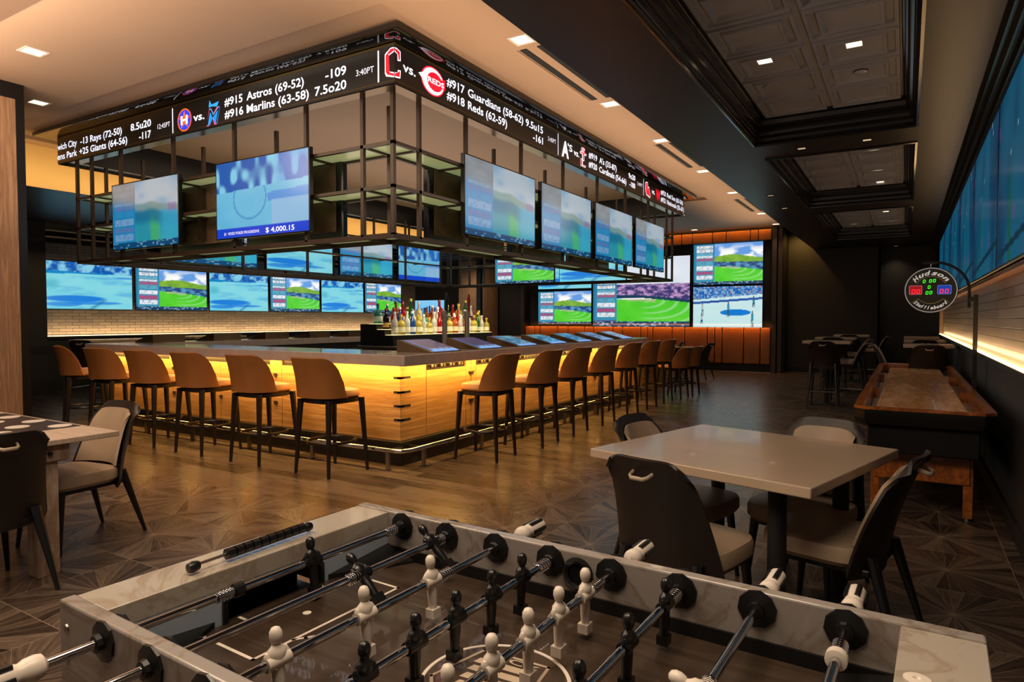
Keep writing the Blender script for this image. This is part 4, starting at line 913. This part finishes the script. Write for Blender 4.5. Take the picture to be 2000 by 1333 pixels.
# whitewashed game table on the left
t = thing('game_table', 'whitewashed wooden game table with a dark inset of pale discs at the left edge', 'table', (-4.65, 1.45, 0))
build('tabletop', MB().box(-.85, .76, -.62, .61, .722, .752), 'rustictop', t, .004)
build('inset_panel', MB().box(-.62, .38, -.34, .585, .752, .7545), 'brownshell', t)
mb = MB()
for i in range(6):
    for j in range(6):
        if (i + j) % 2 == 0: mb.lathe([(.001, .7545), (.062, .7545), (.062, .7575), (.001, .7575)], (-.535 + i * .166, -.26 + j * .154, 0), 18)
build('playing_disc', mb, 'whitepl', t, kind=None)
build('apron', MB().box(-.7, .69, -.48, .36, .62, .722), 'rustic', t, .003)
build('drawer', MB().box(.69, .705, .16, .37, .628, .715), 'rustic', t, .002); build('knob', MB().cyl((.70, .27, .673), (.725, .27, .673), .011, n=10), 'blackm', t)
for x in (-.62, .62):
    for y in (-.42, .27): build('leg', MB().box(x - .055, x + .055, y - .055, y + .055, 0, .62), 'rustic', t, .003)
# high tables at the back right and far left
def high_table(x, y, label, w=.35, d=.30, top='whitequartz', group='high tables'):
    t = thing('high_table', label, 'table', (x, y, 0), 0, group)
    build('tabletop', MB().box(-w, w, -d, d, .995, 1.04), top, t, .004); build('column', MB().cyl((0, 0, .015), (0, 0, .995), .04, n=16), 'blackm', t)
    build('base_plate', MB().box(-.25, .25, -.25, .25, 0, .014), 'blackm', t, .004); return t
high_table(-1.10, 11.9, 'nearest high table with a pale top before the dark back wall'); high_table(-1.17, 14.3, 'middle high table with a pale top before the dark back wall'); high_table(-1.05, 16.7, 'farthest high table with a pale top before the dark back wall')
high_table(.27, 10.95, 'high table with a pale top beside the lit ledge, past the shuffleboard', .30); high_table(.27, 13.3, 'second high table beside the lit ledge, behind the first', .30); high_table(.27, 15.6, 'third high table beside the lit ledge, nearest the back wall', .30)
high_table(-12.0, 6.35, 'wide high table with a pale top behind the left end of the bar', .36, .62); high_table(-12.6, 8.6, 'high table with a pale top by the white brick wall behind the bar', .36, .6)
c1 = make_chair(.74, 1.05, 'bar_chair', 'bar stool', True); c1.location = (-1.10, 11.42, 0); G = 'dark-backed bar chairs at the high tables'
tag(c1, 'dark-backed bar chair with its handle towards the camera at the nearest high table', 'bar stool', G)
def pb(x, y, a, label): return dup(c1, (x, y, 0), rad(a), label, G)
pb(-.85, 12.0, 90, 'bar chair at the right side of the nearest high table by the dark wall'); pb(-1.17, 13.85, 0, 'dark-backed bar chair facing the middle high table by the dark wall'); pb(-.92, 14.4, 90, 'bar chair at the right side of the middle high table')
pb(-1.05, 16.2, 0, 'dark-backed bar chair facing the farthest high table'); pb(-.66, 16.7, 90, 'bar chair at the right side of the farthest high table')
pb(.27, 10.5, 0, 'dark-backed bar chair with handle behind the far end of the shuffleboard table'); pb(.27, 12.9, 0, 'bar chair at the second high table by the lit ledge'); pb(-.1, 11.1, -90, 'bar chair on the left side of the first high table by the lit ledge')
pb(-11.6, 5.75, 30, 'bar chair at the wide high table behind the left end of the bar'); pb(-12.3, 7.3, 180, 'bar chair on the far side of the wide high table left of the bar')
def dining_table(x, y, label):
    t = thing('dining_table', label, 'table', (x, y, 0), 0, 'small wooden dining tables'); build('tabletop', MB().box(-.42, .42, -.36, .36, .72, .75), 'shufrail', t, .003)
    build('column', MB().cyl((0, 0, .01), (0, 0, .72), .035, n=12), 'blackm', t); build('base_disc', MB().lathe([(.001, 0), (.25, 0), (.25, .01), (.03, .02)], n=20), 'blackm', t)
dining_table(-4.55, 15.1, 'small brown wooden dining table before the leather wall, nearer the pale chair'); dining_table(-5.3, 15.9, 'small brown wooden dining table behind the other, partly hidden by the low chairs')
# ------------------------------------------------------------------ foosball table
FB = thing('foosball_table', 'marble-patterned foosball table with chrome rods and black and white players', 'foosball table', (-1.288, .571, 0), rad(-2.2))
FL, FW, FH = 1.378, .744, .90
fz, rz0 = .785, .868
ZB = .52
build('side_wall', MB().box(0, FL, FW - .028, FW, ZB, FH), 'marble', FB, .005, 3)
build('side_wall', MB().box(0, FL, 0, .028, ZB, FH), 'marble', FB, .005, 3)
build('end_top', MB().box(.0, .112, .028, FW - .028, FH - .045, FH - .004), 'marbletop', FB, .002); build('end_top', MB().box(1.262, FL, .028, FW - .028, FH - .045, FH - .004), 'marbletop', FB, .002)
# end walls with arched goal mouths
def end_wall(x0, x1):
    c = FW / 2; mb = MB(); zt = FH - .045
    mb.box(x0, x1, .028, c - .125, fz, zt); mb.box(x0, x1, c + .125, FW - .028, fz, zt)
    n = 10; zs = .83; q = [(c - .125 * cos(pi * i / n), zs + .018 * sin(pi * i / n) ** .5 if 0 < i < n else fz + .03) for i in range(n + 1)]
    mb.box(x0, x1, c - .125, c + .125, .848, zt)
    build('end_wall', mb, 'cyanrefl', FB)
    s = 1 if x0 < .5 else -1; xi = x1 if s > 0 else x0
    mb = MB(); pts = [(c - .128, fz), (c - .128, .832), (c - .112, .847), (c + .112, .847), (c + .128, .832), (c + .128, fz), (c + .118, fz), (c + .118, .828), (c + .106, .838), (c - .106, .838), (c - .118, .828), (c - .118, fz)]
    mb.prism(pts, xi - .006, xi + .006, 'YZ'); build('goal_frame', mb, 'blackpl', FB)
    build('goal_box', MB().box(x0 - .001 if s > 0 else x0, x1 if s > 0 else x1 + .001, c - .125, c + .125, .70, fz - .012).box(min(x0, x0 - s * .0) , x0 + .004, c - .125, c + .125, .70, .848) if s > 0 else MB().box(x1 - .004, x1, c - .125, c + .125, .70, .848), 'blackpl', FB)
end_wall(.02, .112); end_wall(1.262, 1.36)
build('body', MB().box(.02, FL - .02, .028, FW - .028, ZB, .74), 'blackm', FB); 
build('playfield', MB().box(.10, 1.27, .028, FW - .028, .765, fz), 'fieldwood', FB)
for q in ((FW - .034, FW - .028), (.028, .034)): build('lower_band', MB().box(.112, 1.262, q[0], q[1], fz, .812), 'black', FB)
for (x, y, sx, sy) in ((.112, .028, 1, 1), (.112, FW - .028, 1, -1), (1.262, .028, -1, 1), (1.262, FW - .028, -1, -1)):
    mb = MB(); a, b, c_, = (x, y, fz), (x + sx * .10, y, fz), (x, y + sy * .20, fz); top = (x, y, fz + .03)
    mb.merge([a, b, c_, top, (x + sx * .0, y + sy * .20, fz + .012), (x + sx * .10, y, fz + .005)], [(0, 1, 2), (3, 5, 4), (0, 3, 5, 1), (0, 2, 4, 3), (1, 5, 4, 2)]); build('corner_ramp', mb, 'black', FB)
for x in (.06, FL - .06):
    for y in (.07, FW - .07): build('leg', MB().box(x - .045, x + .045, y - .045, y + .045, 0, ZB), 'marble', FB, .006)
def line(mb, x0, y0, x1, y1, w=.0035):
    d = Vector((x1 - x0, y1 - y0, 0)).normalized() * w; nn = Vector((-d.y, d.x, 0)); z = fz + .0006
    mb.merge([(x0 - d.x + nn.x, y0 - d.y + nn.y, z), (x0 - d.x - nn.x, y0 - d.y - nn.y, z), (x1 + d.x - nn.x, y1 + d.y - nn.y, z), (x1 + d.x + nn.x, y1 + d.y + nn.y, z)], [(0, 1, 2, 3)])
mb = MB(); c = .372
for s, x0 in ((1, .112), (-1, 1.262)):
    mb = MB()
    for y0, y1, d in ((.194, .57, .17), (.283, .482, .04)):
        xx = x0 + s * d; line(mb, x0, y0, xx, y0); line(mb, xx, y0, xx, y1); line(mb, xx, y1, x0, y1)
    xx = x0 + s * .17; pts = [(xx + s * .045 * sin(pi * i / 10), c - .09 + .18 * i / 10) for i in range(11)]
    for i in range(10): line(mb, *pts[i], *pts[i + 1])
    mb.lathe([(.009, fz + .0004), (.009, fz + .0012), (.001, fz + .0012)], (x0 + s * .10, c, 0), 16)
    if s > 0: build('field_line', mb, 'whitepl', FB)
for a_, b_ in ((0, 0),): build('field_line', mb, 'whitepl', FB); mb = MB()
pc = [(.689 + .127 * cos(2 * pi * i / 48), c + .127 * sin(2 * pi * i / 48)) for i in range(49)]
mb.loft([[(.689 + r * cos(2 * pi * i / 64), c + r * sin(2 * pi * i / 64), z) for i in range(64)] for r, z in ((.1300, fz), (.1295, fz + .0008), (.1235, fz + .0008), (.1230, fz))], False, False)
build('field_line', mb, 'whitepl', FB)
# centre emblem: angled frame with lettering and pale bars
mb = MB()
for (a, b) in (((.612, .452), (.742, .462)), ((.742, .462), (.752, .40)), ((.612, .452), (.585, .33)), ((.752, .40), (.62, .29)), ((.585, .33), (.62, .29))): line(mb, *a, *b, .003)
for i in range(5): mb.merge([(.622 + .004 * i, .425 - .026 * i, fz + .0006), (.735, .435 - .026 * i, fz + .0006), (.735, .417 - .026 * i, fz + .0006), (.618 + .004 * i, .407 - .026 * i, fz + .0006)], [(0, 3, 2, 1)])
build('centre_emblem', mb, 'creamtrim', FB)
mb = MB(); text_mb(mb, 'KICK', .63, .735, .437, .016, lambda a, b: (a, b, fz + .0008), .02); build('emblem_lettering', mb, 'creamtrim', FB)
# screws
for z in (.855, .80, .74):
    mb = MB(); mb.lathe([(.0075, 0), (.0065, .003), (.001, .004)], (.03, 0, z), 12, (0, -1, 0)); build('screw', mb, 'steel', FB)
# ball entry hole on the far wall
mb = MB(); mb.lathe([(.036, 0), (.036, .005), (.030, .008), (.024, .004), (.022, -.01), (.001, -.012)], (.668, FW - .028, .853), 24, (0, -1, 0)); build('ball_hole', mb, 'blackpl', FB)
RX = [.163 + .1455 * k for k in range(8)]
team = [0, 0, 1, 0, 1, 0, 1, 1]
men = {0: [.427], 1: [.661, .434], 2: [.486, .303, .117], 3: [.597, .491, .379, .273, .159], 4: [.597, .493, .389, .283, .177], 5: [.636, .462, .288], 6: [.395, .17], 7: [.30]}
tilt = {0: -8, 1: -48, 2: 4, 3: 2, 4: 0, 5: 2, 6: 78, 7: 60}
def man_mesh(m):
    key = 'man%d' % m
    if key in SCR: return SCR[key]
    mb = MB(); E_ = lambda cx_, cy_, z, rx, ry: [(cx_ + rx * cos(2 * pi * i / 14), cy_ + ry * sin(2 * pi * i / 14), z) for i in range(14)]
    # x: facing direction, y: along the rod (shoulder width)
    mb.loft([E_(0, 0, .026, .004, .005), E_(0, 0, .029, .008, .0085), E_(0, 0, .037, .0105, .010), E_(0, 0, .045, .0100, .0098), E_(0, 0, .051, .0068, .0066), E_(0, 0, .0535, .001, .001)])
    mb.loft([E_(0, 0, -.054, .0080, .0088), E_(0, 0, -.040, .0088, .0095), E_(.0, 0, -.022, .0092, .0115), E_(0, 0, -.010, .0088, .0105), E_(0, 0, .000, .0105, .0135), E_(0, 0, .010, .0115, .0165), E_(0, 0, .018, .0105, .0165), E_(0, 0, .0225, .0075, .0100), E_(0, 0, .028, .0055, .0060)])
    for s in (-1, 1):
        mb.loft([E_(-.001, s * .0160, .017, .003, .0035), E_(-.001, s * .0175, .012, .0055, .0050), E_(.001, s * .0165, .002, .0052, .0045), E_(.006, s * .0120, -.006, .0040, .0040), E_(.009, s * .008, -.009, .001, .001)])
    mb.cyl((0, -.021, 0), (0, .021, 0), .0115, n=16)
    mb.box(-.0105, .0105, -.0115, .0115, -.072, -.054)
    me = bpy.data.meshes.new('player'); me.from_pydata(mb.v, [], mb.f); me.update(); me.materials.append(mt['whitepl' if m else 'blackpl']); me.shade_smooth(); me.set_sharp_from_angle(angle=rad(50)); SCR[key] = me; return me
def spring(mb, y0, y1):
    n = 5
    for i in range(n):
        y = y0 + (y1 - y0) * (i + .5) / n; mb.lathe([(.0085, -.0028), (.0125, 0), (.0085, .0028)], (0, y, 0), 14, (0, 1, 0))
springs = {0: [(.196, .232), (.655, .69)], 1: [(.395, .425), (.672, .70)], 2: [(.510, .545)], 3: [(.66, .705)], 4: [(.625, .66)], 5: [(.66, .705)], 6: [(.40, .425), ], 7: [(.617, .655)]}
for k in range(8):
    x = RX[k]; side = team[k]   # white handles on the far side, black team's handles on the near side
    y0, y1 = (-.06, FW + (.075 if k != 4 else .085)) if side else (-.085 - .09 * (k == 1), FW + .004)
    rd = bpy.data.objects.new('rod', None)
    mb = MB(); mb.cyl((0, y0, 0), (0, y1, 0), .0080, n=18); rod = build('rod', mb, 'chrome', FB); rod.location = (x, 0, rz0)
    bpy.data.objects.remove(rd)
    for y in men[k]:
        o = bpy.data.objects.new('player_figure', man_mesh(side)); COL.objects.link(o); o.parent = rod; o.location = (0, y, 0); o.rotation_euler = (0, rad(tilt[k]) * -1, pi if not side else 0)
        o['label'] = 'white player figure' if side else 'black player figure'
    for a, b in springs[k]: mb = MB(); spring(mb, a, b); build('spring', mb, 'chrome', rod)
    # bearings on both walls, inside and outside
    for yy, ax in ((FW - .028, -1), (.0, -1), (FW, 1), (.028, 1)):
        mb = MB(); mb.lathe([(.0355, 0), (.0345, .004), (.022, .0065), (.016, .008), (.0145, .016), (.009, .017)], (x, yy, rz0), 10, (0, ax, 0)); build('bearing', mb, 'blackpl', FB, ang=25)
    def grip(yb_, d):
        mb = MB(); mb.lathe([(.009, -.006), (.0175, 0), (.0195, .008), (.0185, .022), (.0150, .030), (.0165, .036), (.0175, .095), (.0155, .100), (.001, .101)], (0, yb_, 0), 20, (0, d, 0)); build('handle', mb, 'whitepl', rod)
        mb = MB()
        for q in range(5):
            a = 2 * pi * q / 5; cx_, cz_ = .0165 * cos(a), .0165 * sin(a)
            mb.tube([(cx_, yb_ + d * .040, cz_), (cx_ * 1.04, yb_ + d * .066, cz_ * 1.04), (cx_ * 1.0, yb_ + d * .093, cz_)], .0052, 6)
        build('grip_stripe', mb, 'blackpl', rod)
    if side: grip(FW + {2: .075, 4: .075, 6: .055, 7: .055}[k], 1)
    else: grip(-.06 - .03 * (k == 0) - .10 * (k == 1), -1)
    if k in (0,):
        for y in (.246, .17): mb = MB(); mb.lathe([(.009, -.012), (.014, -.009), (.014, .009), (.009, .012)], (0, y if y > .2 else .70, 0), 14, (0, 1, 0)); build('rubber_bumper', mb, 'blackpl', rod)
    if side:
        for y in ((.60,) if k == 7 else ()): mb = MB(); mb.lathe([(.009, -.010), (.0165, -.008), (.0165, .008), (.009, .010)], (0, y, 0), 16, (0, 1, 0)); build('rubber_bumper', mb, 'whitepl', rod)
# bead score counter on the left end top
sc = thing('score_counter', 'black bead score counter lying on the left end of the foosball table', 'score counter', (-1.288, .571, .896), rad(-2.2))
build('rod', MB().cyl((.082, .20, .016), (.070, .495, .016), .0035, n=8), 'steel', sc)
mb = MB(); mb.lathe([(.001, -.012), (.009, -.011), (.0115, 0), (.009, .011), (.001, .012)], (.082, .203, .014), 12, (0, 1, 0)); build('end_block', mb, 'blackpl', sc)
mb = MB(); mb.lathe([(.001, -.010), (.009, -.009), (.0115, 0), (.009, .009), (.001, .010)], (.0705, .492, .014), 12, (0, 1, 0)); build('end_block', mb, 'blackpl', sc)
for i in range(10):
    y = .285 + i * .0205; mb = MB(); mb.lathe([(.004, -.0095), (.012, -.0085), (.012, .0085), (.004, .0095)], (.082 - (y - .2) * .04, y, .016), 8, (0, 1, 0)); build('bead', mb, 'blackpl', sc, ang=20)
# small white cup shaped holder on the right end
t = thing('score_peg', 'small white round peg on the right end of the foosball table', 'peg', (.02, .98, .896)); build('body', MB().lathe([(.018, 0), (.018, .008), (.013, .012), (.012, .03), (.016, .034), (.016, .04), (.005, .041), (.001, .036)], n=18), 'whitepl', t); build('dark_collar', MB().lathe([(.014, .012), (.0155, .016), (.0155, .024), (.014, .028)], n=18), 'blackpl', t)

# ------------------------------------------------------------------ shuffleboard table
t = thing('shuffleboard_table', 'long wooden shuffleboard table with a black end along the right wall', 'shuffleboard table', (.105, 7.83, 0))
X0, X1, Y0, Y1 = -.415, .415, -2.63, 2.63; ch = .07
def octa(i, z): a, b, c2, d = X0 + i, X1 - i, Y0 + i, Y1 - i; k = ch - i * .41; return [(a + k, c2, z), (b - k, c2, z), (b, c2 + k, z), (b, d - k, z), (b - k, d, z), (a + k, d, z), (a, d - k, z), (a, c2 + k, z)]
build('outer_skirt', MB().loft([octa(i, z) for i, z in ((.05, .64), (.012, .665), (0, .70), (0, .765), (.004, .768))], False, False), 'black', t, ang=20)
build('rail', MB().loft([octa(i, z) for i, z in ((.0, .766), (.0, .785), (.05, .785), (.062, .775), (.062, .66))], False, False), 'shufrail', t, ang=20)
build('gutter', MB().loft([octa(.062, z) for z in (.655, .66)]), 'rustic', t)
build('gutter_divider', MB().box(X0 + .06, -.31, -.8, -.78, .66, .75).box(.31, X1 - .06, -.9, -.88, .66, .75).box(X0 + .06, -.31, .9, .92, .66, .75).box(.31, X1 - .06, .8, .82, .66, .75), 'shufrail', t)
build('playing_board', MB().box(-.285, .285, -2.42, 2.48, .68, .735), 'shufwood', t, .006)
build('board_mark', MB().box(.085, .10, -2.2, -1.5, .735, .7356), 'creamtrim', t)
build('end_apron', MB().box(-.33, .33, -2.56, -2.40, .46, .70), 'black', t, .01); build('end_apron', MB().box(-.33, .33, 2.40, 2.56, .46, .70), 'black', t, .01)
build('cabinet', MB().box(-.29, .29, -2.40, 2.40, .25, .66), 'shufrail', t, .006)
for y in (-2.36, -.8, .8, 2.36):
    for x in (-.28, .28): build('leg', MB().box(x - .028, x + .028, y - .028, y + .028, .02, .5), 'shufrail', t, .004); build('foot', MB().cyl((x, y, 0), (x, y, .025), .016, n=10), 'steel', t)
t = thing('puck', 'round wooden shuffleboard weight lying in the left gutter', 'puck', (-.245, 7.35, .66)); build('body', MB().lathe([(.001, 0), (.028, 0), (.03, .01), (.03, .022), (.001, .026)], n=20), 'creamtrim', t); build('collar_ring', MB().lathe([(.031, .008), (.031, .014)], n=20), 'steel', t)
t = thing('puck', 'chrome shuffleboard weight lying in the right gutter near the black end', 'puck', (.44, 5.55, .66)); build('body', MB().lathe([(.001, 0), (.028, 0), (.03, .01), (.03, .022), (.001, .026)], n=20), 'chrome', t); build('cap', MB().lathe([(.018, .024), (.016, .034), (.001, .036)], n=20), 'blackpl', t)

# ------------------------------------------------------------------ scoreboard sign on its post
t = thing('scoreboard', 'round black scoreboard with red and green digits on a curved arm and post', 'scoreboard', (.19, 7.3, 0))
SZ, SR = 1.667, .215
build('post', MB().box(.335, .368, -.018, .018, 0, 1.62).box(.31, .39, -.05, .05, 0, .012), 'blackm', t)
arm = [(.30, 0, 1.50), (.30, 0, 1.66)] + [(.30 * cos(a) + .0, 0, 1.66 + .27 * sin(a)) for a in [rad(q) for q in range(10, 96, 10)]] + [(-.04, 0, 1.93)]
build('curved_arm', MB().tube(arm, .012, 10).box(.29, .34, -.02, .02, 1.56, 1.60).box(-.07, .05, -.015, .015, 1.915, 1.935), 'blackm', t)
build('hanger', MB().cyl((0, 0, 1.87), (0, 0, 1.93), .006, n=8), 'steel', t)
build('disc', MB().lathe([(.001, -.04), (SR - .004, -.04), (SR, -.036), (SR, .036), (SR - .004, .04), (.001, .04)], (0, 0, SZ), 48, (0, 1, 0)), 'black', t)
gw = em('sign_grey', '#a8a8a8', .35); gg = em('digit_green', '#38ff20', 1.1); gr = em('digit_red', '#ff2840', 1.1); gy = em('sign_gold', '#a89048', .35)
ST = lambda a, b, e=.001: (a, -.0405 - e, SZ + b)
def sline(pts, w_, m, name, e=.001):
    mb = MB()
    for (a, b), (c2, d) in zip(pts[:-1], pts[1:]):
        dd = Vector((c2 - a, d - b)).normalized() * w_; mb.merge([ST(a - dd.y, b + dd.x, e), ST(a + dd.y, b - dd.x, e), ST(c2 + dd.y, d - dd.x, e), ST(c2 - dd.y, d + dd.x, e)], [(0, 1, 2, 3)])
    build(name, mb, m, t)
circ = lambda r, a0, a1, n=40: [(r * cos(rad(a0 + (a1 - a0) * i / n)), r * sin(rad(a0 + (a1 - a0) * i / n))) for i in range(n + 1)]
sline(circ(SR - .010, 0, 360), .004, gw, 'rim_ring')
sline([(SR * .85 * cos(rad(145)), SR * .85 * sin(rad(145)))] + circ(.128, 150, 30) + [(SR * .85 * cos(rad(35)), SR * .85 * sin(rad(35)))], .0012, gy, 'gold_outline')
sline([(-.148, -.115)] + circ(.125, -140, -40)[0:] + [(.148, -.115)], .0012, gy, 'gold_outline')
def arc_text(s, r, a0, a1, h, up=True):
    n = len(s)
    for i, ch in enumerate(s):
        mb = MB()
        a = rad(a0 + (a1 - a0) * (i + .5) / n); wv = abs(rad(a1 - a0)) * r / n * .95
        def T(x, z, a=a):
            if up: ex = (sin(a), -cos(a)); ez = (cos(a), sin(a))
            else: ex = (-sin(a), cos(a)); ez = (-cos(a), -sin(a))
            return ST(r * cos(a) + ex[0] * x + ez[0] * z, r * sin(a) + ex[1] * x + ez[1] * z, .0015)
        text_mb(mb, ch, -wv * .5, wv * .5 if ch not in 'lfi' else wv * .2, -h * .4, h, T, .03, shear=.3)
        build('sign_lettering', mb, em('sign_letter', '#d8d8d8', .45), t)
arc_text('Hudson', .158, 148, 32, .042); arc_text('Shuffleboard', .166, -140, -40, .032, False)
SEG = {'0': 'abcdef'}
def digit(mb, x, z, w_=.018, h_=.032, th=.003, sl=.12):
    X = lambda a, b: (x + a + sl * b, z + b)
    for (a0, b0, a1, b1) in ((0, 0, w_, 0), (0, h_, w_, h_), (0, 0, 0, h_), (w_, 0, w_, h_)):
        if a0 == a1: q = [X(a0 - th, b0 + th * .4), X(a0 + th, b0 + th * .4), X(a1 + th, b1 - th * .4), X(a1 - th, b1 - th * .4)]
        else: q = [X(a0 + th * .3, b0 - th), X(a1 - th * .3, b0 - th), X(a1 - th * .3, b0 + th), X(a0 + th * .3, b0 + th)]
        mb.merge([ST(a, b, .003) for a, b in q], [(0, 1, 2, 3)])
def rbox(x0, x1, z0, z1, m, e):
    mb = MB(); r = .012; pts = []
    for cx_, cz_, a0 in ((x1 - r, z1 - r, 0), (x0 + r, z1 - r, 90), (x0 + r, z0 + r, 180), (x1 - r, z0 + r, 270)):
        for q in range(5): a = rad(a0 + q * 22.5); pts.append((cx_ + r * cos(a), cz_ + r * sin(a)))
    mb.merge([ST(a, b, e) for a, b in pts][::-1], [tuple(range(len(pts)))]); build('score_window', mb, m, t)
dr = em('window_red', '#a00818', .6); db = em('window_blue', '#1040b0', .6)
rbox(-.172, -.068, -.04, .045, em('win_edge_r', '#d87080', .5), .0008); rbox(-.168, -.072, -.036, .041, dr, .0014)
rbox(.052, .162, -.04, .045, em('win_edge_b', '#6088e0', .5), .0008); rbox(.056, .158, -.036, .041, db, .0014)
for x in (-.150, -.112, .072, .112): mb = MB(); digit(mb, x, -.028, .023, .034, .0032); build('red_digit', mb, gr, t)
for x, z in ((-.062, .07), (-.012, .072), (.018, .074), (-.022, .015), (-.038, -.038), (-.008, -.036)): mb = MB(); digit(mb, x, z, .016, .026, .0026); build('green_digit', mb, gg, t)
